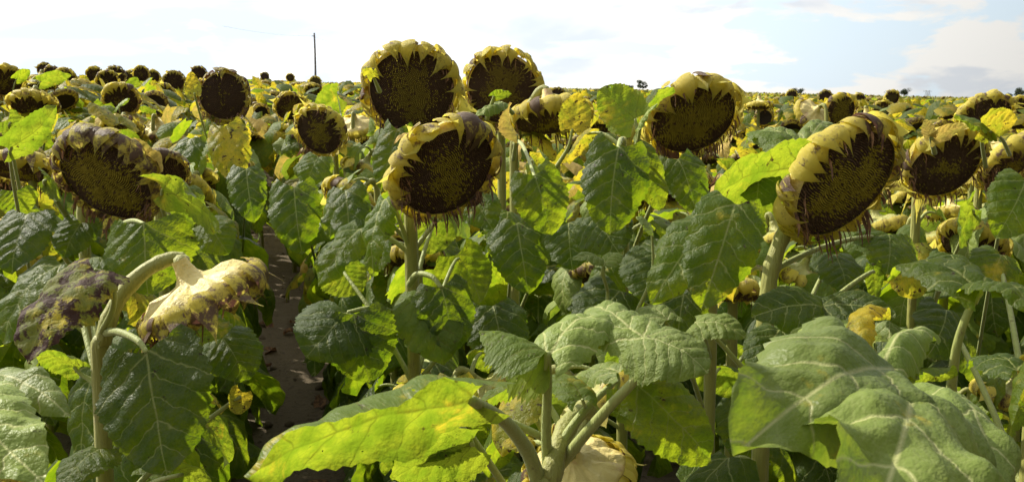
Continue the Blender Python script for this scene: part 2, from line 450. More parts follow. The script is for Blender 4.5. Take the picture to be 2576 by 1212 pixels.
M_FLO = simple_mat('dried_petals', (0.30, 0.16, 0.07, 1), (0.10, 0.05, 0.03, 1), 60, 0.8, 0.3)
M_WOOD = simple_mat('weathered_wood', (0.17, 0.15, 0.12, 1), (0.10, 0.09, 0.08, 1), 3, 0.9)
M_WIRE = simple_mat('wire_grey', (0.25, 0.25, 0.26, 1), (0.3, 0.3, 0.3, 1), 3, 0.5)
M_TREE = simple_mat('tree_foliage', (0.030, 0.045, 0.022, 1), (0.06, 0.08, 0.035, 1), 1.5, 0.8)
M_TRUNK = simple_mat('tree_bark', (0.07, 0.055, 0.04, 1), (0.11, 0.09, 0.07, 1), 2, 0.9)


def soil_mat():
    m, t = new_mat('soil')
    pos = t.n('ShaderNodeTexCoord').outputs['Object']
    px, py, pz = t.sep(pos)
    n1 = t.noise(pos, 3, 6, 0.65); n2 = t.noise(pos, 30, 6, 0.7)
    col = t.mix(n1, (0.082, 0.062, 0.038, 1), (0.17, 0.132, 0.085, 1))
    col = t.mix(t.ramp(n2, 0.5, 0.75), col, (0.045, 0.032, 0.022, 1))
    col = t.mix(t.m('MULTIPLY', t.ramp(t.noise(pos, 90, 2), 0.66, 0.7), 0.7), col, (0.22, 0.18, 0.14, 1))
    r = t.m('SQRT', t.m('ADD', t.m('MULTIPLY', px, px), t.m('MULTIPLY', py, py)))
    far = t.ramp(r, 200, 420)
    fc = t.mix(t.noise(pos, 0.02, 4), (0.09, 0.11, 0.03, 1), (0.15, 0.15, 0.05, 1))
    col = t.mix(far, col, fc)
    bp = t.n('ShaderNodeBump'); t.put(bp.inputs['Height'], t.m('ADD', n1, t.m('MULTIPLY', n2, 0.6))); bp.inputs['Strength'].default_value = 0.9; bp.inputs['Distance'].default_value = 0.03
    p = t.n('ShaderNodeBsdfPrincipled'); t.put(p.inputs['Base Color'], col); p.inputs['Roughness'].default_value = 0.95
    p.inputs['Specular IOR Level'].default_value = 0.2
    t.put(p.inputs['Normal'], bp.outputs[0])
    o = t.n('ShaderNodeOutputMaterial'); t.t.links.new(p.outputs[0], o.inputs[0])
    return m


M_SOIL = soil_mat()


# ------------------------------------------------------------------ object helpers
def link(name, me, parent=None, loc=(0, 0, 0)):
    o = bpy.data.objects.new(name, me); COL.objects.link(o); o.location = loc
    if parent: o.parent = parent
    return o


def tag(o, label=None, cat=None, group=None, kind=None):
    if label: o['label'] = label
    if cat: o['category'] = cat
    if group: o['group'] = group
    if kind: o['kind'] = kind
    return o


def copy_tree(o, parent=None):
    c = o.copy(); COL.objects.link(c)
    if parent: c.parent = parent
    for ch in o.children: copy_tree(ch, c)
    return c


# ------------------------------------------------------------------ ground
def ground():
    r = np.concatenate([[0], np.geomspace(0.8, 1500, 150)]); a = np.linspace(0, 2 * math.pi, 160, endpoint=False)
    Xg = np.outer(r, np.sin(a)); Yg = np.outer(r, np.cos(a))
    Z = SLOPE * Xg
    rs = np.random.RandomState(4)
    nearw = np.exp(-(r / 25) ** 2)[:, None]
    for _ in range(24):
        k = rs.uniform(3, 22); th = rs.uniform(0, 6.28); Z += nearw * 0.05 / k * np.sin(k * (Xg * math.cos(th) + Yg * math.sin(th)) + rs.uniform(0, 6))
    g = Geo(); g.add(np.stack([Xg, Yg, Z], -1).reshape(-1, 3), grid_faces(len(r), 160, True))
    o = link('ground', g.mesh('ground', [M_SOIL])); tag(o, kind='structure')


ground()


# ------------------------------------------------------------------ sunflower head (local frame: face looks along +z, origin = centre of the disc)
def frame(n, up=(0, 0, 1)):
    n = nrm(n); x_ = nrm(np.cross(up, n)) if abs(n[2]) < 0.98 else nrm(np.cross((0, 1, 0), n))
    y_ = np.cross(n, x_)
    return np.stack([x_, y_, n], 1)          # columns


def disc_geo(R, nseed, green, seed):
    rs = np.random.RandomState(seed)
    g = Geo()
    nr, na = 14, 40
    r = np.linspace(0, 1.0, nr); a = np.linspace(0, 2 * math.pi, na, endpoint=False)
    V = np.stack([np.outer(r, np.cos(a)) * R, np.outer(r, np.sin(a)) * R, np.outer(0.13 * (1 - r ** 2.5) * R, np.ones(na)) - 0.03 * R], -1)
    g.add(V.reshape(-1, 3), grid_faces(nr, na, True), col=np.tile([0.045, 0.024, 0.016], (nr * na, 1)))
    if nseed:
        k = np.arange(nseed) + 0.5
        rr = np.sqrt(k / nseed); th = k * 2.399963
        z = 0.13 * (1 - rr ** 2.5) * R - 0.03 * R
        size = R * 1.0 / math.sqrt(nseed) * 1.02
        x_ = rr * np.cos(th) * R * 0.985; y_ = rr * np.sin(th) * R * 0.985
        hgt = size * (1.3 + 0.9 * rs.rand(nseed))
        # centre florets stay olive yellow, rim seeds dark brown; ragged border with random survivors
        sect = 0.12 * np.sin(th * 2 + seed) + 0.10 * np.sin(th * 5 + seed * 2)
        lim = green + sect
        pr = np.clip((lim - rr) / 0.45 + 0.45, 0.04, 0.93)
        isg = rs.rand(nseed) < pr
        dark = np.array([0.10, 0.055, 0.032]); drk2 = np.array([0.38, 0.25, 0.15]); olive = np.array([0.74, 0.60, 0.07]); ol2 = np.array([0.42, 0.33, 0.03])
        t1 = rs.rand(nseed)[:, None]
        C = np.where(isg[:, None], olive * t1 + ol2 * (1 - t1), dark * (1 - t1 * .6) + drk2 * t1 * .6)
        hgt = np.where(isg, hgt * 1.35, hgt)
        P = []; 
        for q in range(4):
            an = th + q * math.pi / 2
            P.append(np.stack([x_ + size * .82 * np.cos(an), y_ + size * .82 * np.sin(an), z - size * 0.2], -1))
        P.append(np.stack([x_, y_, z + hgt], -1))
        V = np.stack(P, 1).reshape(-1, 3)
        b = np.arange(nseed)[:, None] * 5
        Fc = np.concatenate([b + np.array([0, 1, 4]), b + np.array([1, 2, 4]), b + np.array([2, 3, 4]), b + np.array([3, 0, 4])])
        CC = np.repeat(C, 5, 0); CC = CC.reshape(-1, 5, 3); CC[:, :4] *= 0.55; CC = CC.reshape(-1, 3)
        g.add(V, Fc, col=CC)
    else:
        # plain disc: colour rings in the mesh
        c = g.c[0].reshape(nr, na, 3)
        for i in range(nr):
            for j in range(na):
                if r[i] < green + 0.15 * math.sin(a[j] * 3 + seed) and rs.rand() < 0.7: c[i, j] = [0.09, 0.075, 0.015]
        g.c[0] = c.reshape(-1, 3)
    return g


def back_geo(R, seed, nr=14, na=64, long_neck=1.0):
    rs = np.random.RandomState(seed)
    dp = 1.0
    prof = [(0.99, 0.01), (1.03, -0.04), (1.05, -0.13), (1.03, -0.22), (0.95, -0.30), (0.82, -0.37), (0.62, -0.42), (0.42, -0.47), (0.27, -0.54), (0.19, -0.64), (0.15, -0.78), (0.13, -0.92)]
    a = np.linspace(0, 2 * math.pi, na, endpoint=False)
    ph = rs.uniform(0, 6.28, 5)
    V = []
    for i, (r, z) in enumerate(prof):
        k = i / (len(prof) - 1)
        amp = 0.065 * math.sin(min(1, k * 1.3) * math.pi) * min(1, r * 1.6)
        lump = amp * (0.9 * np.sin(a * 9 + ph[0] + 5 * k + np.sin(a * 2)) + 0.9 * np.sin(a * 5 + ph[1] - 9 * k) + 0.5 * np.sin(a * 17 + ph[2] + 7 * k))
        rr = r * R * (1 + 0.02 * np.sin(a * 3 + ph[3]))
        V.append(np.stack([rr * np.cos(a), rr * np.sin(a), z * R + lump * R * 0.9], -1))
    g = Geo(); g.add(np.array(V).reshape(-1, 3), grid_faces(len(prof), na, True)[:, ::-1])
    return g


def bract_geo(R, seed, n=30, nu=10, nv=5, layers=2, messy=0.12, reach=1.0):
    rs = np.random.RandomState(seed)
    g = Geo(); n = n + rs.randint(-4, 5); reach = reach * rs.uniform(.88, 1.08)
    t = np.linspace(0, 1, nu)
    # path of a bract seen in the radial plane (r, z): starts behind the rim, rolls over it, lies on the disc
    pr = np.array([(1.00, -0.28), (1.09, -0.21), (1.13, -0.09), (1.11, 0.04), (1.03, 0.12), (0.91, 0.155), (0.77, 0.165), (0.62, 0.155)])
    ts = np.linspace(0, 1, len(pr))
    for L_ in range(layers):
        for k in range(n):
            th = (k + 0.5 * L_ + rs.uniform(-.35, .35)) / n * 2 * math.pi
            rn = rs.rand()
            tipout = rs.rand() < messy
            ln = rs.uniform(0.56, 1.06) * reach * (0.9 if L_ else 1.0) * (0.84 + 0.20 * math.sin(th))
            wd = rs.uniform(0.9, 1.65) * 2 * math.pi / n * R * (1.1 if L_ == 0 else 0.9)
            tt = t * ln
            rr = np.interp(tt, ts, pr[:, 0]); zz = np.interp(tt, ts, pr[:, 1])
            lift = 0.045 * L_ + rs.uniform(-0.04, 0.06); sk = rs.choice([-1, 1]) * rs.uniform(.05, .18)
            # thickness lift away from the rim centre
            nx, nz = (rr - 0.92), (zz + 0.08); q = np.sqrt(nx ** 2 + nz ** 2) + 1e-6
            rr = rr + nx / q * lift; zz = zz + nz / q * lift
            if tipout:
                b0 = 0.45; kk = np.clip((t - b0) / (1 - b0), 0, 1)
                rr = rr + kk ** 1.3 * rs.uniform(0.35, 0.75); zz = zz + kk * rs.uniform(-0.05, 0.25)
            else:
                kk = np.clip((t - 0.6) / 0.4, 0, 1)
                zz = zz + kk ** 1.5 * rs.uniform(-0.02, 0.07)
                rr = rr + kk ** 2 * rs.uniform(-0.03, 0.07)
            # ovate outline with a drawn-out tip
            w_ = np.where(t < 0.62, 0.92 + 0.16 * np.sin(t / 0.62 * math.pi), 0.0)
            kk = np.clip((t - 0.50) / 0.50, 0, 1)
            w_ = np.where(t >= 0.50, 1.03 * (1 - kk) ** 1.2 * (1 - 0.55 * kk), w_)
            w_[-1] = 0.03
            w_ = w_ * wd
            bend = rs.uniform(-.16, .16)
            V = np.zeros((nu, nv, 3)); s = np.linspace(-1, 1, nv)
            for i in range(nu):
                an = th + bend * t[i] ** 2 * 0.6
                rad = np.array([math.cos(an), math.sin(an), 0]); tan = np.array([-math.sin(an), math.cos(an), 0])
                c = rad * rr[i] * R + np.array([0, 0, zz[i] * R])
                j = min(i + 1, nu - 1); j0 = max(i - 1, 0)
                tr_, tz = rr[j] - rr[j0], zz[j] - zz[j0]; q = math.hypot(tr_, tz) + 1e-6
                nn = rad * (tz / q) + np.array([0, 0, -tr_ / q])
                if nn.dot(rad * (rr[i] - 0.9) + np.array([0, 0, zz[i] + 0.1])) < 0: nn = -nn
                V[i] = c + np.outer(s * w_[i] * 0.5, tan) + np.outer((1 - s ** 2) * 0.12 * w_[i] + s * sk * w_[i], nn)
            uv = np.stack(np.meshgrid(t, s * .5 + .5, indexing='ij'), -1)
            col = np.zeros((nu * nv, 3)); col[:, 0] = np.repeat(tt, nv); col[:, 1] = rn
            g.add(V.reshape(-1, 3), grid_faces(nu, nv), uv.reshape(-1, 2), col=col)
    return g


def floret_geo(R, seed, down, n=70):
    """thin withered petals hanging from the rim; down = gravity in the head's own frame"""
    rs = np.random.RandomState(seed); g = Geo(); down = nrm(down)
    for k in range(n):
        th = rs.uniform(0, 2 * math.pi)
        rad = np.array([math.cos(th), math.sin(th), 0])
        low = rad.dot(down)
        if rs.rand() > 0.16 + 0.84 * min(1, max(0, low * 1.6 + 0.25)): continue
        p0 = rad * R * rs.uniform(0.90, 1.06) + np.array([0, 0, 0.06 * R])
        ln = R * rs.uniform(0.10, 0.34)
        p1 = p0 + np.array([0, 0, 0.12 * R]) + rad * rs.uniform(-.06, .1) * R + down * ln * 0.3
        p2 = p1 + down * ln * 0.7 + rs.uniform(-.09, .09, 3) * R
        P = bez([p0, p1, p2], 6)
        P[1:] += rs.uniform(-.012, .012, (5, 3)) * R
        wv = nrm(np.cross(down, rs.normal(size=3))) * R * rs.uniform(0.008, 0.026)
        f = np.array([1, 1.3, 1, .9, .6, .1])[:, None]
        V = np.stack([P - wv * f, P + wv * f], 1).reshape(-1, 3)
        g.add(V, grid_faces(6, 2))
    return g


def rot_geo(g, M3, off, scale=1.0):
    g.v = [v * scale @ M3.T + off for v in g.v]; return g


HEADQ = dict(  # nseed, bracts, nu, nv, florets, back angular segments
    hi=(1900, 24, 14, 7, 130, 72), mid=(560, 20, 9, 5, 70, 40), low=(0, 15, 6, 3, 0, 16))


def add_head(root, base, C, R, n, q, brown, green, seed, messy=0.10, back=None):
    """the head and its parts as children of root (root sits at base)"""
    ns, nb, nu, nv, nf, na = HEADQ[q]
    M3 = frame(n); off = np.asarray(C) - np.asarray(base)
    bk = rot_geo(back_geo(R, seed, na=na), M3, off)
    h = link('flower_head', bk.mesh('flower_head', [back or M_BACK]), root)
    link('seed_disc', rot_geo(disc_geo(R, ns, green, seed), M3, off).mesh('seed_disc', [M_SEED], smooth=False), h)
    link('bract_ring', rot_geo(bract_geo(R, seed + 1, nb, nu, nv, 2, messy), M3, off).mesh('bract_ring', [M_BR[brown]]), h)
    if nf:
        link('withered_petals', rot_geo(floret_geo(R, seed + 2, M3.T @ np.array([0, 0, -1.0]), nf), M3, off).mesh('withered_petals', [M_FLO]), h)
    return h


def stem_path(base, C, R, n, over=0.13, sx=None):
    """ground -> up -> over the top -> into the back of the head"""
    n = nrm(n); C = np.asarray(C, float)
    back = C - n * R * 0.86
    horiz = np.array([n[0], n[1], 0.0])
    p2 = back - n * over
    A = np.array([base[0], base[1], 0]) * 1.0
    A[2] = max(min(p2[2] - 0.08, C[2] - R * .8), base[2] + 0.3)
    lo = bez([base, base * 0.6 + A * 0.4 + np.array([0.012, 0.01, 0]), A], 14)
    hi = bez([A, A + np.array([0, 0, over * 0.7 + 0.03]), p2, back], 14)
    return np.concatenate([lo, hi[1:]])


def stem_rad(n_, r0=0.015, r1=0.0115):
    t = np.linspace(0, 1, n_)
    b = 1 + 0.13 * np.exp(-(((t * 7.3 + 0.3) % 1.0 - 0.5) / 0.13) ** 2) + 0.04 * np.sin(t * 31)
    return (r0 * 1.15 * (1 - t) + r1 * t) * b


def add_stem(root, base, P, r0=0.015, r1=0.0115, seg=12):
    V, f, uv = tube(P, stem_rad(len(P), r0, r1), seg + 6, 0.05)
    g = Geo(); g.add(V - base, f, uv)
    return link('stem', g.mesh('stem', [M_STEM]), root)


def near_on(P, z):
    i = int(np.argmin(np.abs(P[:, 2] - z))); return P[i]


def add_leaf(root, base, B, T, N, W, mat, node=None, stalk=None, sr=0.0045, **kw):
    V, f, uv = leaf_geo(B, T, N, W, **kw)
    g = Geo(); g.add(V - base, f, uv)
    lf = link('leaf', g.mesh('leaf', [mat]), root)
    if stalk is False: stalk = None
    elif stalk is None and node is not None:
        d = nrm(np.asarray(T) - np.asarray(B)); Bn = np.asarray(B, float)
        out = Bn - node
        stalk = bez([node, node + out * 0.5 + np.array([0, 0, 0.02 + 0.06 * np.linalg.norm(out)]), Bn - d * 0.015 - nrm(N) * 0.03, Bn + d * 0.012 - nrm(N) * 0.002], 12)
    if stalk is not None:
        stalk = np.asarray(stalk)
        V, f, uv = tube(stalk, np.linspace(sr * 1.6, sr * 0.85, len(stalk)), 8)
        g2 = Geo(); g2.add(V - base, f, uv)
        # midrib continues under the blade
        link('leaf_stalk', g2.mesh('leaf_stalk', [M_STALK]), lf)
    return lf


def catmull(p, n):
    p = [np.asarray(q, float) for q in p]; p = [2 * p[0] - p[1]] + p + [2 * p[-1] - p[-2]]
    out = []
    for i in range(1, len(p) - 2):
        for k in range(n):
            t = k / n
            out.append(0.5 * ((2 * p[i]) + (-p[i - 1] + p[i + 1]) * t + (2 * p[i - 1] - 5 * p[i] + 4 * p[i + 1] - p[i + 2]) * t * t + (-p[i - 1] + 3 * p[i] - 3 * p[i + 1] + p[i + 2]) * t ** 3))
    out.append(p[-2]); return out


# ------------------------------------------------------------------ plants matched to the photograph
PLANTS = {}
TOUCHED = []          # (x, y) of every placed plant


def nvec(yaw, pitch):
    y, p = R_(yaw), R_(pitch)
    return np.array([math.sin(y) * math.cos(p), -math.cos(y) * math.cos(p), -math.sin(p)])


GROUP_NEAR = 'ripe sunflowers standing in rows along the dirt path'


def hero(key, px, py, major, yaw, pitch, label, brown=1, green=0.5, q='hi', d=None, stem=None, R=0.124, messy=0.10, over=0.07, nleaf=7, seed=0, leafset='', r0=0.015, top=0.0, path=None):
    if d is None: d = 2.28 * R * F / major
    elif R == 0.124: R = major * d / (2.28 * F)
    C = at(px, py, d); n = nvec(yaw, pitch)
    b = C - n * R - n * np.array([1, 1, 0]) * over * 0.8
    bx, by = b[0], b[1]
    if stem is not None: bx = (stem - CX) / F * by
    base = np.array([bx, by, gz(bx, by)])
    root = link('sunflower', None, None, base)
    tag(root, label, 'sunflower', GROUP_NEAR)
    P = stem_path(base, C, R, n, over)
    if path:
        pts = [base] + [at(*q) for q in path] + [C - n * R * 0.86, C - n * R * 0.6]
        base = np.array([pts[1][0], pts[1][1], 0]); base[2] = gz(base[0], base[1]); pts[0] = base
        root.location = base
        P = np.array(catmull(pts, 9))
    add_stem(root, base, P, r0, r0 * 0.78)
    add_head(root, base, C, R, n, q, brown, green, seed * 7 + 3, messy)
    PLANTS[key] = (root, base, P)
    TOUCHED.append((bx, by))
    if nleaf: fill_leaves(root, base, P, nleaf, seed, 'hi' if q == 'hi' else 'mid', C[2] - 0.16 - top)
    return root


LQ = dict(hi=(16, 11), mid=(11, 9), low=(7, 5))


def fill_leaves(root, base, P, n, seed, q, ztop, size=1.0, zbot=0.30, stalks=True, avoid_front=False, mats=None):
    rs = random.Random(seed * 31 + 5)
    ph = rs.uniform(0, 360)
    nu, nv = LQ[q]
    for k in range(n):
        t = k / max(1, n - 1)
        z = base[2] + zbot + (ztop - base[2] - zbot) * (t ** 0.8)
        node = near_on(P, min(z, P[:, 2].max()))
        a = R_(ph + 137.5 * k + rs.uniform(-15, 15))
        o = np.array([math.cos(a), math.sin(a), 0])
        L = rs.uniform(0.19, 0.27) * (1 - 0.38 * t ** 3) * size
        pl = rs.uniform(0.09, 0.17) * (1 - 0.3 * t)
        B = node + o * pl + np.array([0, 0, rs.uniform(0.03, 0.07) + max(0, z - P[:, 2].max())])
        dr = R_(rs.uniform(52, 84) - 30 * t ** 3 * rs.random())
        T = B + L * (o * math.cos(dr) + np.array([0, 0, -math.sin(dr)]) + np.cross(o, [0, 0, 1]) * rs.uniform(-.25, .25))
        N = o * math.sin(dr) + np.array([0, 0, math.cos(dr)]) + np.cross(o, [0, 0, 1]) * rs.uniform(-.3, .3)
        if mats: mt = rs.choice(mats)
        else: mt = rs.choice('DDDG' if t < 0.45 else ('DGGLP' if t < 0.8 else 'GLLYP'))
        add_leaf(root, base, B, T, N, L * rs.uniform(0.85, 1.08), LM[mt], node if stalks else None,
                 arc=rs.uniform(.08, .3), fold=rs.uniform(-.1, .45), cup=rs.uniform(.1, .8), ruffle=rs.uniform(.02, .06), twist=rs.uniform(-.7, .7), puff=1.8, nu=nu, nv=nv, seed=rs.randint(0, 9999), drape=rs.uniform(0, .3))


hero('A', 1124, 434, 296, 33, 30, 'large drooping sunflower head in the middle, on a thick green stem below two tall heads', 1, 0.50, stem=1030, seed=1, r0=0.0165, nleaf=6)
hero('B', 1036, 230, 240, 3, 16, 'left one of the two tall round sunflower heads standing against the sky', 1, 0.62, seed=2, messy=0.05)
hero('C', 1263, 224, 196, 2, 12, 'right one of two tall sunflower heads against the sky, small folded leaf crossing its disc', 0, 0.62, seed=3)
hero('D', 1385, 305, 208, 16, 67, 'sunflower nodding nearly flat with a yellow cupped leaf at its left side, pale stem below', 0, 0.3, seed=4, stem=1292, nleaf=5)
hero('E', 1745, 300, 248, 14, 38, 'sunflower head leaning over with a pointed yellow bract on top, beside tall backlit leaves', 0, 0.75, seed=5, stem=1570, messy=0.12)
hero('F', 2126, 462, 352, 31, 28, 'largest sunflower head at right, plump yellow bracts and olive centre, on thick yellow stem', 0, 0.66, stem=1945, path=[(1918, 1000, 2.36), (1932, 740, 2.37), (1952, 640, 2.38), (1990, 545, 2.40)], seed=6, R=0.130, r0=0.0175, nleaf=5, messy=0.06, top=0.1)
hero('G', 2378, 418, 216, 12, 32, 'sunflower head right of the largest one, two upright tan leaves on its top', 1, 0.25, seed=7, stem=2310)
hero('H', 2548, 412, 190, 35, 42, 'sunflower head cut by the right edge of the picture, tilted down with mottled bracts', 1, 0.3, seed=8)
hero('I', 266, 452, 285, -18, 32, 'large sunflower head at left with purple brown bracts and a yellow leaf behind its top', 2, 0.75, seed=9, stem=200, nleaf=6, top=0.14)
hero('J', 55, 432, 190, -5, 66, 'flat hanging sunflower head at the left edge showing yellow bracts and dangling dry petals', 1, 0.3, seed=10)
hero('K', 561, 243, 132, 2, 4, 'upright round sunflower head with nearly black disc, alone above the path', 2, 0.10, seed=11, q='mid', nleaf=9)
hero('L', 804, 332, 138, -18, 22, 'small tilted sunflower head with dark disc and yellow rim, just right of the path', 0, 0.5, seed=12, q='mid', nleaf=9)
hero('M', 732, 271, 84, 15, 32, 'small sunflower head with short bracts, up left of the tilted small head by the path', 0, 0.55, seed=13, q='mid')
hero('N', 518, 770, 340, 100, 63, 'sunflower hanging from an arched stem in the left foreground, cream back and brown bracts', 2, 0.3, d=2.25, seed=14, r0=.0155, stem=262, path=[(255, 1000, 2.22), (262, 850, 2.22), (300, 752, 2.24), (362, 684, 2.25), (425, 652, 2.27), (462, 655, 2.28)], R=0.124, nleaf=3, messy=0.22, top=0.25)
hero('O', 1455, 1208, 300, 150, 66, 'sunflower seen from behind at the bottom centre, cream back under a cluster of stalks', 0, 0.3, d=1.78, seed=15, R=0.082, path=[(1350, 1400, 1.62), (1385, 1200, 1.62), (1420, 1085, 1.68), (1470, 1028, 1.74), (1488, 1050, 1.80)], nleaf=2, top=0.2)
hero('P', 2392, 545, 125, 0, 78, 'sunflower hanging flat among leaves below the head with two upright tan leaves', 0, 0.2, seed=16, q='mid', d=3.9)
hero('Q', 1845, 742, 125, -10, 70, 'shaded greenish sunflower head hidden under hanging leaves below the right centre', 0, 0.2, seed=17, q='mid', d=3.1, R=0.09)
hero('R', 400, 442, 150, 20, 35, 'dark sunflower head half hidden behind the purple brown head at left', 2, 0.1, seed=18, q='mid', d=3.1)

MIDS = [  # px, py, size, yaw, pitch, brown, green, label
    (437, 207, 56, 5, 5, 2, 0.05, 'small nearly black sunflower head on the skyline, left of the lone dark head'),
    (411, 242, 62, 8, 18, 0, 0.1, 'small sunflower head with dark disc and yellow bracts under the nearly black one'),
    (205, 231, 68, -5, 35, 0, 0.2, 'small sunflower head with broad yellow rim among yellow leaves at upper left'),
    (164, 199, 58, 0, 25, 0, 0.3, 'small sunflower head on the skyline at upper left, left of a small bright yellow leaf'),
    (270, 206, 56, 25, 15, 0, 0.1, 'narrow sunflower head with yellow rim turned to the right on the left skyline'),
    (290, 193, 52, 0, 8, 2, 0.05, 'dark round sunflower head behind the narrow one on the left skyline'),
    (238, 190, 44, 0, 12, 1, 0.1, 'dark small sunflower head on the left skyline next to a small yellow leaf'),
    (12, 206, 92, 25, 35, 0, 0.3, 'sunflower head with yellow bracts at the far left edge near the skyline'),
    (98, 214, 80, -10, 70, 0, 0.1, 'sunflower head hanging flat at upper left with sunlit bracts'),
    (82, 268, 118, 8, 60, 1, 0.1, 'sunflower head at left seen from its rim, a curled leaf crossing its striped bracts'),
    (305, 252, 92, 10, 30, 1, 0.2, 'sunflower head at left half covered by a small folded leaf'),
    (306, 326, 100, 8, 55, 0, 0.6, 'greenish yellow young sunflower head drooping above the large purple brown head'),
    (500, 188, 42, 0, 5, 2, 0.1, 'small round dark sunflower head on the skyline directly left of the lone dark head'),
    (111, 176, 36, 0, 5, 2, 0.0, 'small dark sunflower head highest on the skyline at far left'),
    (355, 187, 42, 0, 10, 1, 0.2, 'small brown sunflower head on the skyline between two dark groups at left'),
    (330, 196, 40, 0, 20, 0, 0.3, 'small olive sunflower head low on the left skyline'),
    (130, 186, 40, 0, 15, 1, 0.3, 'small olive brown sunflower head on the skyline left of its yellow rimmed neighbour'),
    (385, 193, 36, 0, 20, 0, 0.4, 'small olive sunflower head just left of the small nearly black one'),
    (730, 196, 22, 0, 10, 0, 0.6, 'tiny olive sunflower head on the skyline left of the wooden pole'),
    (666, 193, 22, 0, 0, 2, 0.0, 'tiny dark sunflower head on the skyline right of the lone dark head'),
    (793, 208, 32, 0, 8, 0, 0.8, 'small olive sunflower head at the foot of the wooden pole'),
    (788, 229, 46, 5, 45, 0, 0.4, 'small drooping brown sunflower head below the foot of the wooden pole'),
    (1402, 242, 42, 0, 5, 2, 0.1, 'small dark sunflower head beside the right one of the two tall heads'),
    (1508, 322, 80, 12, 50, 0, 0.2, 'small yellow rimmed sunflower head between the flat nodding head and the big backlit leaf'),
    (2114, 280, 92, 18, 20, 0, 0.7, 'sunflower head above the largest head with an olive disc and a yellow fringe'),
    (2220, 277, 52, 0, 25, 1, 0.4, 'small brown sunflower head low in the right background'),
    (2244, 247, 40, 3, 12, 0, 0.6, 'small olive sunflower head on the right skyline'),
    (2076, 245, 36, 0, 5, 2, 0.0, 'small nearly black sunflower head on the skyline above the largest head'),
    (2160, 253, 36, 5, 15, 1, 0.5, 'small olive brown sunflower head on the skyline behind the fringed one'),
    (2482, 290, 135, 0, 45, 1, 0.1, 'sunflower head at right showing an arc of yellow bracts above yellow leaves'),
    (1992, 240, 28, -10, 10, 0, 0.2, 'tiny olive sunflower head on the skyline beyond the leaning one'),
    (1910, 270, 70, 0, 82, 0, 0.1, 'pale yellow green sunflower head hanging flat just right of the leaning head'),
    (2040, 292, 95, -150, 40, 0, 0.1, 'cream back of a sunflower head left of the fringed one above the largest head'),
    (895, 322, 95, 175, 62, 0, 0.1, 'cream back of a drooping sunflower with bent pale stem, left of two tall heads'),
    (402, 328, 95, 170, 60, 0, 0.1, 'cream back of a drooping sunflower right of the greenish young head'),
    (2180, 310, 90, 20, 84, 0, 0.1, 'pale yellow sunflower head hanging flat with a wishbone of stalks above the largest head'),
    (2560, 270, 60, 10, 30, 1, 0.1, 'small sunflower head near the right edge with short yellow bracts'),
]
for i, (px, py, s, yaw, pit, br, gr, lab) in enumerate(MIDS):
    near = s > 75
    hero('m%d' % i, px, py, s, yaw, pit, lab, br, gr, 'mid' if s > 40 else 'low', seed=40 + i, nleaf=8 if near else 5, over=0.10, messy=0.08)


# ---- hand-placed leaves: plant, base px py d, tip px py d, normal, width px, material, options
def HL(key, bx, by, bd, tx, ty, td, N, wpx, mat, node=None, stalk=None, sr=0.0045, **kw):
    root, base, P = PLANTS[key]
    B = at(bx, by, bd); T = at(tx, ty, td)
    W = wpx / F * (bd + td) / 2
    kw.setdefault('nu', 28); kw.setdefault('nv', 21); kw.setdefault('puff', 1.8); kw['ruffle'] = kw.get('ruffle', .02) * 1.5
    kw.setdefault('seed', int(bx * 7 + by) % 9999)
    if stalk:
        stalk = [at(*s) for s in stalk] + [B]
        stalk = np.array([np.array(q) for q in catmull(stalk, 8)])
    nd = None
    if node is not None: nd = near_on(P, at(*node)[2])
    if stalk is None and nd is None:
        far_ = math.hypot(B[0] - P[5][0], B[1] - P[5][1])
        nd = near_on(P, min(B[2] - 0.02 - 0.7 * far_, P[-1][2] - 0.15))
    return add_leaf(root, base, B, T, N, W, LM[mat], nd, stalk, sr, **kw)


FR = (-0.05, -0.9, 0.42)       # hanging, upper side to the viewer
UN = (-0.25, 0.80, 0.55)       # underside to the viewer, lit from behind
TP = (-0.1, -0.42, 0.90)       # seen from above

# bottom centre plant
HL('O', 1186, 1005, 1.40, 612, 1196, 1.22, (-0.08, 0.93, 0.36), 290, 'L', stalk=[(1352, 1200, 1.62), (1325, 1130, 1.58), (1265, 1055, 1.50)], sr=0.0085, arc=0.12, fold=0.12, cup=0.25, ruffle=.02, roll=-2.2, nu=34, nv=25)
HL('O', 1190, 1120, 1.62, 985, 1205, 1.60, (0.05, 0.75, 0.66), 260, 'L', stalk=[(1280, 1240, 1.75), (1235, 1170, 1.7), (1150, 1045, 1.64)], arc=0.05, cup=0.3)
HL('O', 1110, 1020, 1.66, 1040, 1160, 1.62, (-0.3, -0.75, 0.58), 230, 'G', node=(1380, 1180, 1.7), cup=0.6, arc=.12)
HL('O', 1378, 888, 1.55, 1205, 835, 1.62, (0.10, 0.65, 0.76), 200, 'L', stalk=[(1378, 1190, 1.66), (1374, 1080, 1.62), (1378, 960, 1.58)], sr=0.006, arc=0.12, fold=-0.3, cup=0.9, drape=.2)
HL('O', 1380, 890, 1.55, 1575, 842, 1.70, (-0.15, -0.25, 0.95), 190, 'P', stalk=False, arc=0.28, fold=0.1, cup=0.5)
HL('O', 1620, 852, 1.56, 1484, 776, 1.74, (-0.15, -0.45, 0.88), 170, 'P', stalk=[(1405, 1175, 1.68), (1465, 1100, 1.62), (1540, 1015, 1.56), (1600, 950, 1.53), (1612, 900, 1.54)], sr=0.006, arc=0.14, fold=0.1, cup=0.5)
HL('O', 1618, 850, 1.56, 1782, 938, 1.50, (0.15, -0.62, 0.76), 250, 'P', stalk=False, arc=0.20, fold=0.1, cup=0.5)
HL('O', 1602, 966, 1.585, 1790, 1160, 1.56, (0.10, -0.80, 0.55), 230, 'G', stalk=False, arc=0.14, fold=0.15, cup=0.4)
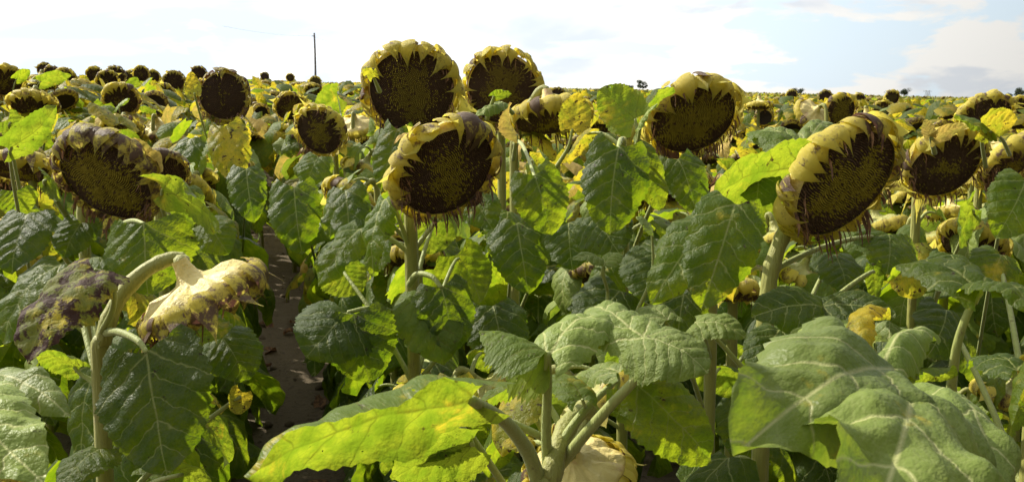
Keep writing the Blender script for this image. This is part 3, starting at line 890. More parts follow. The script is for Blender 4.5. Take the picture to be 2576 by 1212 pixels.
HL('O', 1465, 1005, 1.62, 1385, 945, 1.75, (-0.1, 0.5, 0.85), 120, 'L', stalk=[(1480, 1045, 1.76)], sr=.0028, cup=0.5)
HL('O', 1560, 935, 1.72, 1450, 960, 1.85, (0, -0.5, 0.85), 130, 'P', node=(1450, 1100, 1.7), cup=0.6, fold=.3)
HL('O', 1548, 912, 1.80, 1600, 840, 1.80, (-.1, .8, .5), 90, 'L', stalk=[(1500, 1065, 1.76), (1552, 975, 1.79), (1550, 935, 1.79)], cup=0.3, fold=.3, sr=.003)
HL('O', 1345, 960, 1.85, 1220, 1010, 1.75, (0, 0.6, 0.8), 190, 'L', node=(1380, 1180, 1.7), cup=0.5)
HL('O', 1310, 1100, 1.9, 1300, 1140, 1.80, (0, 0.6, 0.8), 110, 'Y', node=(1380, 1180, 1.7), cup=0.5)
# right foreground plant: two huge sunlit pale leaves
hero('S', 2330, 1330, 200, 60, 70, 'foreground sunflower at lower right whose two huge sunlit pale leaves fill the corner', 0, 0.3, d=1.75, seed=19, R=0.075, nleaf=0, q='mid')
HL('S', 2262, 1018, 1.38, 1845, 1150, 1.12, (-0.28, -0.72, 0.62), 540, 'P', stalk=[(2300, 1250, 1.6), (2300, 1120, 1.52), (2275, 1050, 1.42)], sr=0.007, arc=0.30, fold=0.12, cup=0.45, ruffle=.05, puff=2.2, nu=44, nv=35)
HL('S', 2268, 1022, 1.36, 2180, 1390, 0.98, (0.06, -0.62, 0.78), 640, 'P', stalk=[(2290, 1120, 1.5), (2280, 1060, 1.42)], arc=0.22, fold=0.12, cup=0.5, ruffle=.05, puff=2.2, nu=44, nv=35)
HL('S', 2262, 1015, 1.45, 2520, 1290, 1.15, (0.35, -0.40, 0.85), 330, 'P', node=(2300, 1200, 1.6), arc=0.28, cup=0.7, nu=30, nv=21)
HL('S', 2215, 930, 1.50, 2365, 850, 1.70, (-0.3, -0.3, 0.9), 120, 'P', stalk=[(2258, 1010, 1.46), (2240, 970, 1.48)], sr=.004, arc=0.18, fold=-.3, cup=0.8)
HL('S', 2225, 962, 1.55, 2410, 940, 1.62, (0, 0.7, 0.7), 130, 'L', stalk=[(2262, 1000, 1.5)], arc=0.1, cup=0.7)
HL('S', 2150, 850, 1.75, 2240, 800, 1.9, (0, 0.6, 0.75), 110, 'Y', node=(2300, 1200, 1.6), arc=0.25, cup=0.9)
HL('S', 2200, 860, 1.85, 1990, 835, 2.0, (0, -0.4, 0.9), 170, 'P', node=(2300, 1200, 1.6), arc=0.15, cup=0.6)
hero('T', 2720, 900, 200, 80, 60, 'leafy sunflower at the right edge with a forked pale stalk carrying two spread leaves', 0, 0.3, d=1.9, seed=20, R=0.09, nleaf=3, q='mid', stem=2640)
HL('T', 2468, 735, 1.92, 2235, 705, 2.15, (0.0, -0.25, 0.96), 190, 'G', stalk=[(2420, 1100, 2.1), (2395, 1000, 2.0), (2400, 915, 1.95), (2415, 840, 1.93), (2445, 765, 1.92)], sr=0.007, arc=0.22, cup=0.4, fold=0.2)
HL('T', 2472, 728, 1.92, 2600, 790, 1.75, (0.1, 0.35, 0.92), 190, 'G', stalk=[(2450, 760, 1.92), (2460, 742, 1.92)], arc=0.2, cup=0.5, fold=0.2)
HL('T', 2560, 930, 1.75, 2440, 930, 1.90, (0.0, -0.3, 0.9), 150, 'D', arc=0.2, cup=0.6)
HL('T', 2600, 900, 1.60, 2545, 1110, 1.5, (0.3, 0.7, 0.6), 220, 'L', arc=0.1, cup=0.5)
HL('T', 2580, 455, 2.1, 2505, 600, 2.05, (-0.1, -0.85, 0.5), 160, 'G', arc=0.15, cup=0.3, fold=.2)
# left foreground corner
hero('U', -60, 1240, 200, 60, 70, 'foreground sunflower at the lower left corner with large pale green leaves', 0, 0.3, d=1.5, seed=21, R=0.075, nleaf=0, q='mid')
HL('U', -120, 1010, 1.30, 110, 1215, 1.15, (0.15, -0.62, 0.78), 300, 'P', arc=0.16, cup=0.35, fold=.1, nu=30, nv=21)
HL('U', -40, 960, 1.55, 178, 1050, 1.42, (0.1, -0.5, 0.86), 150, 'P', arc=0.2, cup=0.4, fold=.1)
# arched stem plant N at left
HL('N', 368, 884, 2.05, 420, 1195, 1.95, (-0.10, -0.93, 0.34), 340, 'D', stalk=[(268, 835, 2.2), (300, 835, 2.15), (345, 855, 2.08)], sr=0.006, arc=0.07, cup=0.25, fold=.05, nu=30, nv=21)
HL('N', 238, 678, 2.12, 70, 915, 1.98, (-0.30, -0.80, 0.52), 250, 'S', stalk=[(255, 835, 2.2), (285, 770, 2.16), (280, 700, 2.14)], sr=0.0045, arc=0.16, cup=0.45, nu=30, nv=21, ruffle=.03)
HL('N', 150, 665, 2.5, 10, 870, 2.4, (-0.30, -0.70, 0.62), 220, 'G', arc=0.2, cup=0.5, ruffle=.035)
HL('N', 220, 655, 2.55, 330, 700, 2.5, (0.1, -0.4, 0.9), 160, 'G', arc=0.25, cup=0.7, fold=-.1)
HL('N', 560, 850, 2.4, 620, 960, 2.35, (0.2, -0.85, 0.5), 170, 'D', arc=0.1, cup=0.4)
HL('N', 470, 840, 2.5, 590, 930, 2.5, (0.2, -0.8, 0.5), 200, 'G', arc=0.15, cup=0.4)
HL('N', 200, 925, 2.25, 90, 890, 2.2, (-.2, 0.5, 0.8), 130, 'L', arc=0.1, cup=0.4)
HL('N', 240, 905, 2.3, 205, 1180, 2.25, (-.4, -0.8, 0.3), 160, 'D', arc=0.05, cup=0.4)
HL('N', 610, 985, 2.35, 590, 1040, 2.3, (0, 0.8, 0.4), 70, 'Y', arc=0.05, cup=0.3)
HL('N', 250, 1130, 2.2, 160, 1230, 2.1, (-.2, -0.5, 0.8), 180, 'G', arc=0.15, cup=0.4)
HL('N', 450, 1180, 2.1, 540, 1260, 2.1, (0, 0.7, 0.5), 130, 'L', arc=0.15, cup=0.4)
# big leaf under head I
HL('I', 362, 562, 2.45, 372, 745, 2.40, (0.0, -0.90, 0.40), 265, 'G', stalk=[(300, 566, 2.62), (335, 555, 2.52)], arc=0.10, cup=0.35, fold=-.05, nu=28, nv=21)
HL('I', 408, 478, 2.60, 545, 582, 2.45, (-0.1, 0.80, 0.55), 160, 'L', stalk=[(425, 575, 2.85), (408, 520, 2.7)], arc=0.12, cup=0.25)
HL('I', 318, 372, 2.72, 408, 432, 2.68, (-0.1, 0.85, 0.5), 80, 'T', stalk=[(300, 430, 2.85)], arc=0.25, cup=0.3)
HL('I', 520, 560, 2.9, 575, 640, 2.85, (0, -.8, .5), 130, 'G', arc=.2, cup=.5)
HL('I', 70, 540, 2.6, 30, 690, 2.5, (-0.1, -0.85, 0.5), 180, 'D', arc=.1, cup=.3)
HL('I', 110, 445, 2.55, 150, 500, 2.5, (0, .8, .55), 90, 'L', arc=.1, cup=.5)
HL('I', 205, 560, 2.7, 160, 650, 2.65, (0, -.85, .5), 120, 'D', arc=.1, cup=.3)
HL('J', 20, 375, 2.9, 140, 265, 3.0, (-0.3, 0.8, 0.5), 95, 'L', arc=-.2, cup=.3, fold=.3)
HL('J', 20, 300, 3.1, 70, 360, 3.1, (-0.1, 0.8, 0.5), 90, 'L', arc=.1, cup=.3)
HL('J', 40, 480, 3.3, 60, 540, 3.3, (0, -.7, .6), 110, 'G', arc=.1, cup=.3)
# under K and along the path
HL('K', 568, 318, 4.8, 600, 460, 4.7, (0, -.93, .35), 120, 'Y', arc=.08, cup=.4)
HL('K', 480, 350, 4.6, 440, 470, 4.5, (-.3, -.85, .4), 110, 'D', arc=.12, cup=.5)
HL('K', 620, 425, 4.3, 640, 560, 4.2, (.2, -.9, .35), 110, 'D', arc=.12, cup=.4)
HL('K', 490, 240, 4.8, 480, 180, 4.85, (-.2, .8, .5), 45, 'Y', arc=.1, cup=.3)
# leaves of the middle plants
HL('L', 800, 395, 4.6, 770, 470, 4.5, (0, -.9, .4), 100, 'G', arc=.12, cup=.4)
HL('L', 860, 480, 3.9, 830, 600, 3.8, (-.2, -.85, .45), 85, 'G', arc=.1, cup=.5, ruffle=.04)
HL('L', 740, 470, 4.2, 760, 640, 4.1, (.1, -.85, .45), 150, 'D', arc=.1, cup=.4)
HL('A', 905, 575, 2.75, 800, 720, 2.68, (-.35, -.80, .45), 125, 'G', node=(1035, 620, 2.7), arc=.14, cup=.45, ruffle=.035)
HL('A', 968, 500, 2.70, 940, 695, 2.62, (-.5, -.75, .4), 100, 'G', node=(1035, 640, 2.7), arc=.16, cup=.5, ruffle=.04)
HL('A', 875, 785, 2.55, 770, 900, 2.45, (-.1, -.85, .52), 250, 'D', stalk=[(1020, 820, 2.72), (985, 785, 2.66), (930, 775, 2.58)], sr=.0055, arc=.12, cup=.35, fold=.05, nu=28, nv=21)
HL('A', 890, 790, 2.53, 930, 960, 2.50, (.1, -.88, .45), 220, 'D', node=(1020, 880, 2.7), arc=.1, cup=.4, nu=28, nv=21)
HL('A', 1110, 722, 2.62, 1140, 885, 2.58, (.1, -.9, .42), 165, 'D', stalk=[(1030, 715, 2.72), (1050, 690, 2.68), (1085, 695, 2.64)], sr=.006, arc=.08, cup=.35, ruffle=.03)
HL('A', 860, 670, 3.0, 900, 740, 3.0, (0, .8, .4), 150, 'L', arc=.1, cup=.4)
HL('A', 1090, 560, 2.95, 1080, 640, 2.95, (0, .8, .5), 130, 'L', arc=.1, cup=.3)
HL('A', 1150, 640, 3.1, 1210, 760, 3.05, (.1, .8, .4), 170, 'G', arc=.1, cup=.3)
HL('A', 1050, 340, 2.75, 992, 362, 2.6, (0, -.5, .8), 28, 'T', stalk=[(1080, 360, 2.85)], arc=.1, cup=.8)
HL('B', 1000, 325, 3.0, 960, 480, 2.95, (-.2, -.9, .35), 110, 'G', arc=.1, cup=.4)
HL('B', 1040, 330, 3.05, 1080, 400, 3.0, (.1, -.9, .4), 110, 'D', arc=.1, cup=.4)
HL('B', 870, 480, 3.2, 880, 640, 3.1, (-.1, -.85, .4), 120, 'D', arc=.1, cup=.4)
HL('B', 940, 195, 2.98, 920, 172, 2.85, (0, .7, .7), 40, 'Y', stalk=[(955, 230, 3.1)], arc=.1, cup=.4)
HL('C', 1262, 258, 3.1, 1195, 296, 3.0, (-.2, -.5, .8), 55, 'P', stalk=[(1290, 285, 3.15)], arc=.1, cup=.9)
HL('C', 1243, 243, 3.05, 1284, 236, 3.0, (0, .7, .6), 38, 'L', stalk=[(1225, 300, 3.1), (1237, 262, 3.07)], arc=.15, cup=.3)
HL('C', 1300, 560, 3.2, 1330, 740, 3.1, (.1, -.9, .4), 170, 'D', arc=.1, cup=.4)
HL('D', 1300, 340, 2.86, 1285, 258, 2.84, (.5, -.3, .5), 62, 'T', stalk=[(1292, 400, 3.0), (1296, 370, 2.9)], arc=-.2, cup=.9)
HL('D', 1345, 440, 2.85, 1388, 592, 2.80, (.05, -.88, .45), 150, 'G', node=(1290, 400, 2.9), arc=.08, cup=.15, fold=-.05, nu=26)
HL('D', 1440, 325, 3.45, 1456, 232, 3.5, (0, .85, .5), 92, 'Y', stalk=[(1400, 420, 3.5), (1430, 370, 3.47)], arc=.1, cup=.3)
HL('D', 1430, 560, 3.2, 1440, 680, 3.1, (0, -.85, .45), 160, 'D', arc=.1, cup=.4)
HL('E', 1556, 372, 2.62, 1535, 590, 2.55, (-.05, -.92, .38), 190, 'D', node=(1600, 420, 2.7), sr=.006, arc=.08, cup=.4, nu=28, nv=21)
HL('E', 1598, 375, 2.66, 1660, 530, 2.62, (.2, -.85, .42), 110, 'G', arc=.1, cup=.35)
HL('E', 1598, 300, 2.75, 1505, 225, 2.80, (-.25, .90, .30), 125, 'L', stalk=[(1590, 400, 2.75), (1604, 350, 2.75)], sr=.004, arc=.05, cup=.15)
HL('E', 1612, 275, 2.85, 1700, 232, 2.95, (0, .75, .6), 90, 'L', node=(1600, 380, 2.7), arc=.15, cup=.5)
HL('E', 1604, 325, 2.7, 1655, 262, 2.65, (-.3, -.4, .8), 40, 'P', arc=.1, cup=.5)
HL('E', 1705, 400, 2.75, 1750, 540, 2.7, (.1, -.92, .3), 130, 'D', arc=.1, cup=.4)
HL('E', 1500, 545, 3.1, 1560, 640, 3.0, (0, -.9, .4), 170, 'D', arc=.1, cup=.4)
# plants V, W in front of F
hero('V', 1800, 640, 170, 10, 80, 'leafy sunflower before the largest head, its two broad crumpled leaves hanging side by side', 0, 0.2, d=2.75, seed=22, R=.09, nleaf=3, q='mid', top=.2)
HL('V', 1790, 548, 2.10, 1640, 765, 2.02, (-.25, -.80, .55), 175, 'G', node=(1800, 700, 2.4), arc=.14, cup=.45, ruffle=.035, nu=28, nv=21)
HL('V', 1850, 512, 2.06, 1765, 775, 1.98, (-.1, -.88, .45), 210, 'G', node=(1800, 700, 2.4), arc=.14, cup=.35, ruffle=.03, nu=30, nv=21)
HL('V', 1905, 435, 2.45, 1900, 520, 2.4, (0, -.9, .42), 140, 'D', arc=.1, cup=.3)
HL('V', 1640, 580, 2.4, 1600, 545, 2.4, (0, -.2, .9), 80, 'P', stalk=[(1600, 790, 2.5), (1640, 690, 2.45)], sr=.003, arc=.1, cup=.3)
HL('V', 1520, 660, 2.45, 1440, 655, 2.4, (0, -.4, .9), 70, 'P', stalk=[(1525, 790, 2.5), (1528, 730, 2.5), (1515, 690, 2.45)], sr=.0032, arc=.2, cup=.4)
HL('V', 1522, 660, 2.45, 1560, 640, 2.5, (0, -.3, .9), 60, 'P', stalk=[(1528, 730, 2.5), (1518, 690, 2.45)], sr=.003, arc=.2, cup=.5)
HL('V', 1680, 805, 2.25, 1610, 780, 2.35, (0, -.4, .9), 120, 'P', arc=.2, cup=.5)
HL('V', 1750, 812, 2.2, 1875, 850, 2.15, (.1, -.55, .85), 130, 'P', stalk=[(1900, 960, 2.3), (1800, 850, 2.25)], sr=.004, arc=.2, cup=.4)
HL('F', 2012, 420, 2.45, 1795, 495, 2.30, (-.25, .80, .50), 235, 'L', node=(1960, 560, 2.35), sr=.007, arc=.12, cup=.3, fold=.1, nu=28, nv=21)
HL('F', 2010, 395, 2.55, 1880, 345, 2.75, (-.2, .5, .8), 130, 'L', node=(1960, 560, 2.35), sr=.006, arc=.2, cup=.6)
HL('F', 2015, 365, 2.6, 1870, 375, 2.75, (-.1, -.4, .9), 110, 'P', node=(1960, 560, 2.35), arc=.3, cup=.7)
HL('F', 2030, 360, 2.6, 2090, 330, 2.75, (.1, -.3, .9), 100, 'P', node=(1960, 560, 2.35), arc=.25, cup=.7)
HL('F', 2075, 775, 2.05, 1890, 800, 1.98, (-.2, -.70, .68), 185, 'D', arc=.14, cup=.4)
HL('F', 2068, 772, 2.05, 2250, 800, 1.98, (.2, -.65, .72), 170, 'D', arc=.14, cup=.4)
HL('F', 2235, 590, 2.6, 2230, 690, 2.5, (.0, -.88, .45), 190, 'G', node=(1940, 700, 2.3), arc=.1, cup=.4)
HL('F', 2100, 640, 2.7, 2130, 740, 2.6, (.1, -.88, .4), 150, 'D', arc=.1, cup=.4)
HL('F', 2197, 670, 2.5, 2200, 755, 2.5, (0, .9, .3), 50, 'L', arc=.05, cup=.2)
HL('G', 2340, 345, 3.0, 2330, 300, 3.0, (-.3, .8, .4), 44, 'T', stalk=[(2350, 385, 3.3)], arc=.1, cup=.4)
HL('G', 2345, 348, 3.0, 2425, 315, 3.0, (0, .8, .5), 55, 'T', stalk=[(2352, 385, 3.3)], arc=.1, cup=.4)
HL('G', 2450, 520, 2.8, 2420, 620, 2.7, (0, .8, .4), 110, 'L', arc=.1, cup=.3)
HL('G', 2390, 640, 2.6, 2400, 720, 2.5, (0, -.75, .6), 140, 'G', arc=.15, cup=.4)
HL('G', 2470, 320, 3.3, 2560, 300, 3.3, (0, .8, .5), 110, 'Y', stalk=[(2480, 420, 3.5), (2470, 360, 3.4)], arc=.1, cup=.3)
HL('H', 2490, 330, 3.3, 2400, 300, 3.4, (0, .5, .8), 110, 'L', stalk=[(2540, 390, 3.7), (2520, 350, 3.5)], arc=.15, cup=.5)
HL('H', 2540, 470, 2.7, 2510, 560, 2.6, (0, -.8, .5), 110, 'G', arc=.15, cup=.5)
def MD(i):
    return 2.28 * 0.124 * F / MIDS[i][2] - 0.25


HL('m9', 125, 290, MD(9), 60, 355, MD(9) - .1, (-.3, .7, .5), 75, 'L', arc=.1, cup=.4)
HL('m10', 262, 262, MD(10), 250, 325, MD(10), (0, .8, .4), 60, 'L')
HL('m10', 298, 268, MD(10) - .1, 322, 252, MD(10) - .2, (0, -.6, .8), 50, 'P', arc=.1, cup=.5)
HL('m2', 232, 270, MD(2), 240, 330, MD(2), (-.1, -.4, .5), 60, 'Y')
HL('m6', 212, 212, MD(6), 208, 188, MD(6), (0, .8, .5), 30, 'Y')
HL('m7', 100, 205, MD(7), 178, 190, MD(7), (-.1, .7, .6), 50, 'L', arc=.1, cup=.4)
HL('m7', 40, 200, MD(7), 75, 175, MD(7), (-.1, .7, .6), 36, 'G', arc=.1, cup=.4)
HL('m4', 330, 230, MD(4), 345, 195, MD(4), (0, .8, .4), 40, 'L')
HL('m33', 850, 240, MD(33) + 1.5, 800, 290, MD(33) + 1.3, (0, .8, .4), 90, 'L')

HL('F', 1960, 830, 2.1, 1900, 960, 2.0, (-.2, -.8, .5), 150, 'D', arc=.12, cup=.4)
HL('F', 2010, 800, 2.2, 2080, 900, 2.1, (.1, -.8, .5), 170, 'D', arc=.12, cup=.4)
HL('V', 1720, 740, 2.45, 1700, 900, 2.4, (0, -.85, .4), 170, 'D', arc=.12, cup=.4)
HL('V', 1560, 730, 2.7, 1480, 860, 2.6, (-.1, -.85, .4), 200, 'D', arc=.12, cup=.4)
HL('V', 1650, 640, 2.7, 1620, 760, 2.6, (-.1, -.85, .4), 200, 'D', arc=.12, cup=.4)
HL('A', 1240, 770, 2.8, 1270, 930, 2.7, (.1, -.85, .4), 190, 'D', arc=.12, cup=.4)
HL('A', 1180, 480, 2.9, 1240, 580, 2.8, (.1, -.85, .4), 130, 'G', arc=.12, cup=.4)
HL('T', 2380, 780, 2.3, 2330, 900, 2.2, (.1, -.8, .5), 170, 'D', arc=.12, cup=.4)
HL('T', 2520, 640, 2.3, 2490, 720, 2.25, (.1, -.6, .7), 150, 'G', arc=.12, cup=.4)

# ------------------------------------------------------------------ the rest of the rows
ROWD = np.array([-0.233, 0.972]); ROWN = np.array([0.972, 0.233])
PATH0 = np.array([0.13, 0.0])


def proto(seed, low):
    """a whole plant at the origin; low = fewer, coarser parts"""
    rs = random.Random(seed)
    root = link('sunflower', None)
    base = np.zeros(3)
    R = rs.uniform(0.07, 0.10) if not low else rs.uniform(0.085, 0.115)
    if low:
        H = rs.uniform(1.02, 1.20); n = nvec(rs.uniform(-25, 25), rs.uniform(40, 88))
    else:
        H = rs.uniform(0.98, 1.12); n = nvec(rs.uniform(-40, 40), rs.uniform(35, 70))
    C = np.array([n[0] * 0.17, n[1] * 0.17, H])
    P = stem_path(base, C, R, n, 0.10)
    add_stem(root, base, P, 0.013, 0.009, 6 if low else 10)
    add_head(root, base, C, R, n, 'low' if low else 'mid', rs.randint(0, 2), rs.uniform(0, .6), seed, back=M_BACK2)
    fill_leaves(root, base, P, 12 if low else 19, seed, 'low' if low else 'mid', H + (0.20 if low else 0.06), size=1.08 if low else 1.05, zbot=0.35 if low else 0.2, stalks=not low,
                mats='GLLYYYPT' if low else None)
    return root


spots = []
for r in range(-40, 41):
    off = (abs(r) - 0.5) * 0.70 * (1 if r > 0 else -1)
    off += 0.03 if r == 1 else (-0.03 if r == -1 else 0)
    if r == 0: off = 0.0
    rr = random.Random(r * 17 + 3)
    s = 1.2 + rr.random() * .3 if r else 10.3
    while s < 62:
        p = PATH0 + ROWN * off + ROWD * s + np.array([rr.uniform(-.05, .05), rr.uniform(-.06, .06)])
        s += rr.uniform(0.25, 0.38)
        x_, y_ = p
        if y_ < 1.8 or (y_ < 2.9 and abs(x_) > 1.35) or abs(x_) > y_ * 0.50 + 0.45: continue
        if y_ < 4.3 and min((x_ - a) ** 2 + (y_ - b) ** 2 for a, b in TOUCHED) < 0.22 ** 2: continue
        spots.append((math.hypot(x_, y_), x_, y_))
spots.sort()
NIND = 300 - len(PLANTS)
near_p = [proto(100 + i, False) for i in range(9)]
low_p = [proto(200 + i, True) for i in range(12)]
used = set()
LBL_N = 'low leafy sunflower filling a row, its small head hanging down among dark leaves'
LBL_F = 'mid distance sunflower of the packed rows, with drooping head and yellow green upper leaves'
rr = random.Random(5)
NEAR_LIM = 6.0
for dist, x_, y_ in spots[:NIND]:
    near = dist < NEAR_LIM
    src = rr.choice(near_p if near else low_p)
    o = src if id(src) not in used else copy_tree(src)
    used.add(id(src))
    o.location = (x_, y_, gz(x_, y_))
    o.rotation_euler = (R_(rr.uniform(-4, 4)), R_(rr.uniform(-4, 4)), R_(rr.uniform(-70, 70) if near else rr.uniform(-40, 40)))
    k = rr.uniform(0.92, 1.05) * (1.0 if near else 0.98) + (0.05 if x_ < -1.2 else 0) + (0.04 if near and y_ > 4 else 0)
    if y_ < 3.6: k = min(k, (1.65 - 0.262 * y_) / 1.18)
    o.scale = (k, k, k)
    if near: tag(o, LBL_N, 'sunflower', 'low leafy sunflowers filling the rows')
    else: tag(o, LBL_F, 'sunflower', 'mid distance sunflowers in the packed rows')
for p in near_p + low_p:
    if id(p) not in used:
        for c in list(p.children_recursive): bpy.data.objects.remove(c)
        bpy.data.objects.remove(p)

# ---- everything further out: one mass of crop
def far_variant(seed, nleaf, nu, nv):
    rs = random.Random(seed); g = Geo()
    for k in range(nleaf):
        a = rs.uniform(0, 6.283); t = rs.random() ** 0.6
        o = np.array([math.cos(a), math.sin(a), 0])
        z = 0.75 + 0.70 * t
        B = o * rs.uniform(.04, .14) + np.array([0, 0, z]); dr = R_(rs.uniform(15, 80))
        L = rs.uniform(.17, .26)
        T = B + L * (o * math.cos(dr) - np.array([0, 0, math.sin(dr)]))
        V, f, uv = leaf_geo(B, T, o * math.sin(dr) + np.array([0, 0, math.cos(dr)]), L * .95, arc=.15, fold=.1, cup=.4, nu=nu, nv=nv, seed=rs.randint(0, 9999))
        g.add(V, f, uv, mat=rs.choice([0, 1, 1, 2, 2, 2, 3]), col=np.tile([rs.uniform(-.1, .25), 0, rs.random()], (len(V), 1)))
    if rs.random() < 0.42:
        n = nvec(rs.uniform(-30, 30), rs.uniform(5, 75)); Rr = rs.uniform(.085, .11); H = rs.uniform(1.15, 1.44)
        M3 = frame(n); off = np.array([0, -0.1, H])
        a = np.linspace(0, 2 * math.pi, 12, endpoint=False)
        # back dome, yellow rim, dark disc
        rings = [(0.15, -.8), (0.8, -.4), (1.15, -.15), (1.16, .05), (.85, .17), (.82, .15), (0.0, .16)]
        V = np.array([np.stack([r_ * Rr * np.cos(a), r_ * Rr * np.sin(a), np.full(12, z_ * Rr)], -1) for r_, z_ in rings]).reshape(-1, 3)
        f = grid_faces(len(rings), 12, True)
        g1 = rot_geo(Geo(), M3, off)
        V = V @ M3.T + off
        g.add(V[:60], f[:48], mat=4, col=np.tile([.2, .9, 0], (60, 1)))
        g.add(V[48:], grid_faces(3, 12, True), mat=5, col=np.tile([.03, .02, .012], (36, 1)))
    me = dict(v=np.concatenate(g.v), uv=np.concatenate(g.uv), c=np.concatenate(g.c), f=np.concatenate(g.f), m=np.concatenate(g.m))
    return me


def build_far():
    rs = random.Random(77); g = Geo()
    va = [far_variant(300 + i, 9, 5, 5) for i in range(14)]
    vb = [far_variant(400 + i, 7, 4, 3) for i in range(10)]
    vc = [far_variant(500 + i, 5, 3, 3) for i in range(10)]
    def put(v, x_, y_, k):
        a = rs.uniform(-.6, .6); c, s = math.cos(a), math.sin(a)
        M = np.array([[c, -s, 0], [s, c, 0], [0, 0, 1]]) * k
        g.add(v['v'] @ M.T + np.array([x_, y_, gz(x_, y_)]), v['f'], v['uv'], 0, v['c']); g.m[-1] = v['m']
    for dist, x_, y_ in spots[NIND:]:
        if dist > 30 and rs.random() < 0.35: continue
        put(rs.choice(va if dist < 22 else vb), x_, y_, rs.uniform(.90, 1.12) + (0.06 if x_ < -3 else 0))
    n = 0
    while n < 7000:
        y_ = 60 * (10 ** rs.uniform(0, 0.85)); x_ = rs.uniform(-1, 1) * y_ * .53
        put(rs.choice(vc), x_, y_, rs.uniform(.9, 1.1) * (1 + min(0.12, y_ / 3000))); n += 1
    o = link('sunflower_crop', g.mesh('sunflower_crop', [M_GREEN, M_LIME, M_YEL, M_PALE, M_BR[1], M_SEED]))
    tag(o, 'mass of distant sunflower plants reaching to the horizon', 'crop field', None, 'stuff')


build_far()

# ------------------------------------------------------------------ fallen bits on the path
def litter():
    rs = random.Random(9)
    for i in range(34):
        s = rs.uniform(3.8, 10); t = rs.uniform(-.3, .3)
        p = PATH0 + ROWN * t + ROWD * s
        b = np.array([p[0], p[1], gz(p[0], p[1]) + 0.01]); a = rs.uniform(0, 6.28)
        T = b + np.array([math.cos(a), math.sin(a), 0.1]) * rs.uniform(.03, .11)
        V, f, uv = leaf_geo(b, T, (0, 0, 1), .07, arc=.2, cup=-.5, ruffle=.06, nu=9, nv=7, seed=i)
        g = Geo(); g.add(V - b, f, uv)
        tag(link('fallen_leaf', g.mesh('fallen_leaf', [M_FLO]), None, b), 'small dry brown leaf lying on the dirt path', 'leaf', 'dry leaves on the dirt path')


litter()


def clods():
    rs = np.random.RandomState(12); g = Geo()
    for i in range(900):
        y_ = rs.uniform(3.0, 14); t = rs.uniform(-.55, .55)
        p = PATH0 + ROWN * t + ROWD * y_
        r = 0.004 + 0.026 * rs.rand() ** 6
        a = np.linspace(0, 6.283, 7, endpoint=False) + rs.rand()
        V = [np.stack([k * r * np.cos(a) * rs.uniform(.7, 1.3, 7), k * r * np.sin(a) * rs.uniform(.7, 1.3, 7), np.full(7, z * r) * rs.uniform(.8, 1.2, 7)], -1) for k, z in ((1, -.4), (1.05, .1), (.7, .55), (.05, .75))]
        g.add(np.concatenate(V) + [p[0], p[1], gz(p[0], p[1])], grid_faces(4, 7, True))
    tag(link('soil_clods', g.mesh('soil_clods', [M_SOIL])), 'crumbs and clods of brown soil scattered on the path', 'soil', None, 'stuff')


clods()

# ------------------------------------------------------------------ utility pole, pylons, far trees
def pole():
    d = 141.0
    b = at(793, 218, d); b[2] = gz(b[0], b[1])
    top = at(790.5, 84, d)
    root = link('utility_pole', None, None, b)
    tag(root, 'single wooden utility pole rising from the field at left', 'pole')
    P = bez([b, b * .5 + top * .5 + np.array([0.12, 0, 0]), top], 9)
    V, f, uv = tube(P, np.linspace(.15, .10, 9), 10); g = Geo(); g.add(V - b, f, uv)
    link('pole_shaft', g.mesh('pole_shaft', [M_WOOD]), root)
    V, f, uv = tube([top + np.array([-.3, 0, -.35]), top + np.array([-.05, 0, -.35])], .05, 8); g = Geo(); g.add(V - b, f, uv)
    link('insulator', g.mesh('insulator', [M_WIRE]), root)
    for e in (at(560, 66, d * 0.72), at(900, 122, d * 2.2)):
        a0 = top + np.array([-.3, 0, -.35]); m_ = (a0 + e) / 2 - np.array([0, 0, .5])
        V, f, uv = tube(bez([a0, m_, e], 16), .008, 5); g = Geo(); g.add(V - b, f, uv)
        link('wire', g.mesh('wire', [M_WIRE]), root)


pole()


def pylon(px, d, h, label):
    b = at(px, 230, d); b[2] = gz(b[0], b[1]); root = link('pylon', None, None, b)
    tag(root, label, 'pylon', 'faint pylons on the right horizon')
    g = Geo()
    for sx in (-1, 1):
        for sy in (-1, 1):
            V, f, uv = tube([[sx * 2, sy * 2, 0], [sx * .4, sy * .4, h]], .14, 5); g.add(V, f, uv)
    for k in range(6):
        z0, z1 = h * k / 6, h * (k + 1) / 6; w0 = 2 - 1.6 * z0 / h; w1 = 2 - 1.6 * z1 / h
        for s in (-1, 1):
            V, f, uv = tube([[-w0 * s, -w0, z0], [w1 * s, -w1, z1]], .09, 4); g.add(V, f, uv)
    link('lattice_mast', g.mesh('lattice_mast', [M_WIRE]), root)
    for z in (.8, .95):
        g = Geo(); V, f, uv = tube([[-4, 0, h * z], [4, 0, h * z]], .15, 5); g.add(V, f, uv)
        link('crossarm', g.mesh('crossarm', [M_WIRE]), root)


pylon(2331, 1300, 8, 'left one of two tiny pylons on the right horizon')
pylon(2337, 1500, 9, 'right one of two tiny pylons on the right horizon')


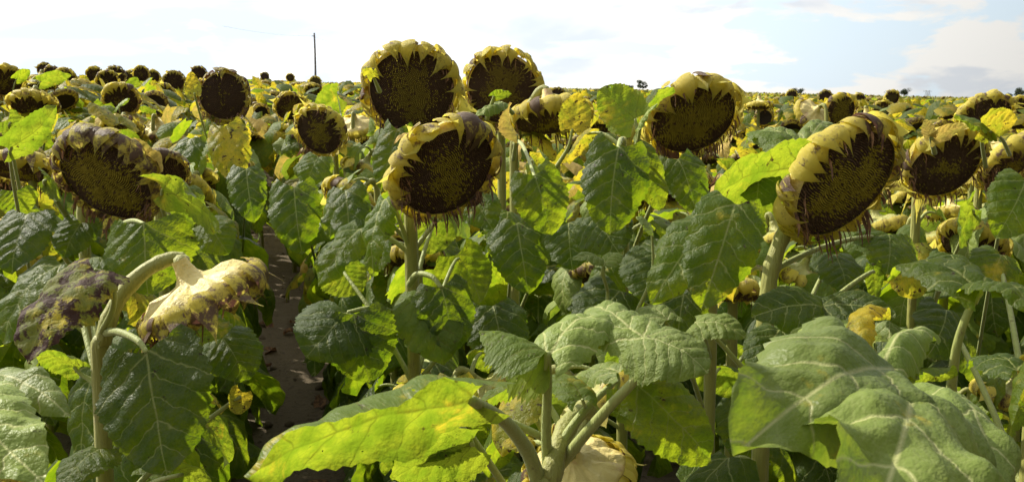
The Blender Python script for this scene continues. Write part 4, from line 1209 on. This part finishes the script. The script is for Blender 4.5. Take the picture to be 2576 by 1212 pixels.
def tree(px, d, h, w, label, seed, lean=0.0):
    rs = np.random.RandomState(seed)
    b = at(px, 230, d); b[2] = gz(b[0], b[1]) - .2
    root = link('tree', None, None, b); tag(root, label, 'tree', 'far trees on the horizon')
    g = Geo()
    V, f, uv = tube(bez([[0, 0, 0], [lean * .5, 0, h * .3], [lean, 0, h * .7]], 8), np.linspace(.28, .10, 8), 8); g.add(V, f, uv)
    tips = []
    for k in range(7):
        a = rs.uniform(0, 6.28); z = h * rs.uniform(.3, .6)
        e = [math.cos(a) * w * .38, math.sin(a) * w * .38, z + h * .2]; tips.append(e)
        V, f, uv = tube([[lean * z / h, 0, z], e], [.12, .04], 5); g.add(V, f, uv)
    link('trunk', g.mesh('trunk', [M_TRUNK]), root)
    g = Geo(); n = 1500
    cl = [(rs.uniform(-.38, .38) * w + lean, rs.uniform(-.38, .38) * w, h * rs.uniform(.42, .88), rs.uniform(.13, .26) * w) for _ in range(13)]
    P = []
    for k in range(n):
        c = cl[rs.randint(len(cl))]; dv = nrm(rs.normal(size=3)) * c[3] * rs.uniform(.4, 1.05); dv[2] *= .75
        p = np.array(c[:3]) + dv; s = rs.uniform(.12, .30); u_ = nrm(rs.normal(size=3)) * s; v_ = nrm(np.cross(u_, rs.normal(size=3))) * s * .7
        P += [p - u_, p - v_, p + u_, p + v_]
    g.add(np.array(P), np.arange(n * 4).reshape(-1, 4))
    link('crown', g.mesh('crown', [M_TREE], smooth=False), root)


tree(1617, 560, 6.6, 5.5, 'lone dark tree on the horizon beside the tall backlit leaf', 1)
tree(1582, 700, 4.5, 6, 'low bush like tree on the horizon left of the lone tree', 2)
tree(2275, 620, 6.0, 7.5, 'right tree of the dark clump on the right horizon', 3)
tree(2247, 640, 4.6, 8, 'left tree of the dark clump on the right horizon', 4)
tree(2008, 700, 4.8, 7, 'low tree on the horizon above the leaning sunflower row', 5)
tree(1992, 720, 4.4, 6, 'left neighbour of the low tree on the horizon', 6)
tree(2568, 520, 7.0, 6.5, 'dark tree on the horizon at the right edge', 7)
tree(2532, 600, 4.6, 6, 'smaller tree left of the one at the right edge', 8)
print('sunflower plants', len(PLANTS), 'objects', len(bpy.data.objects))
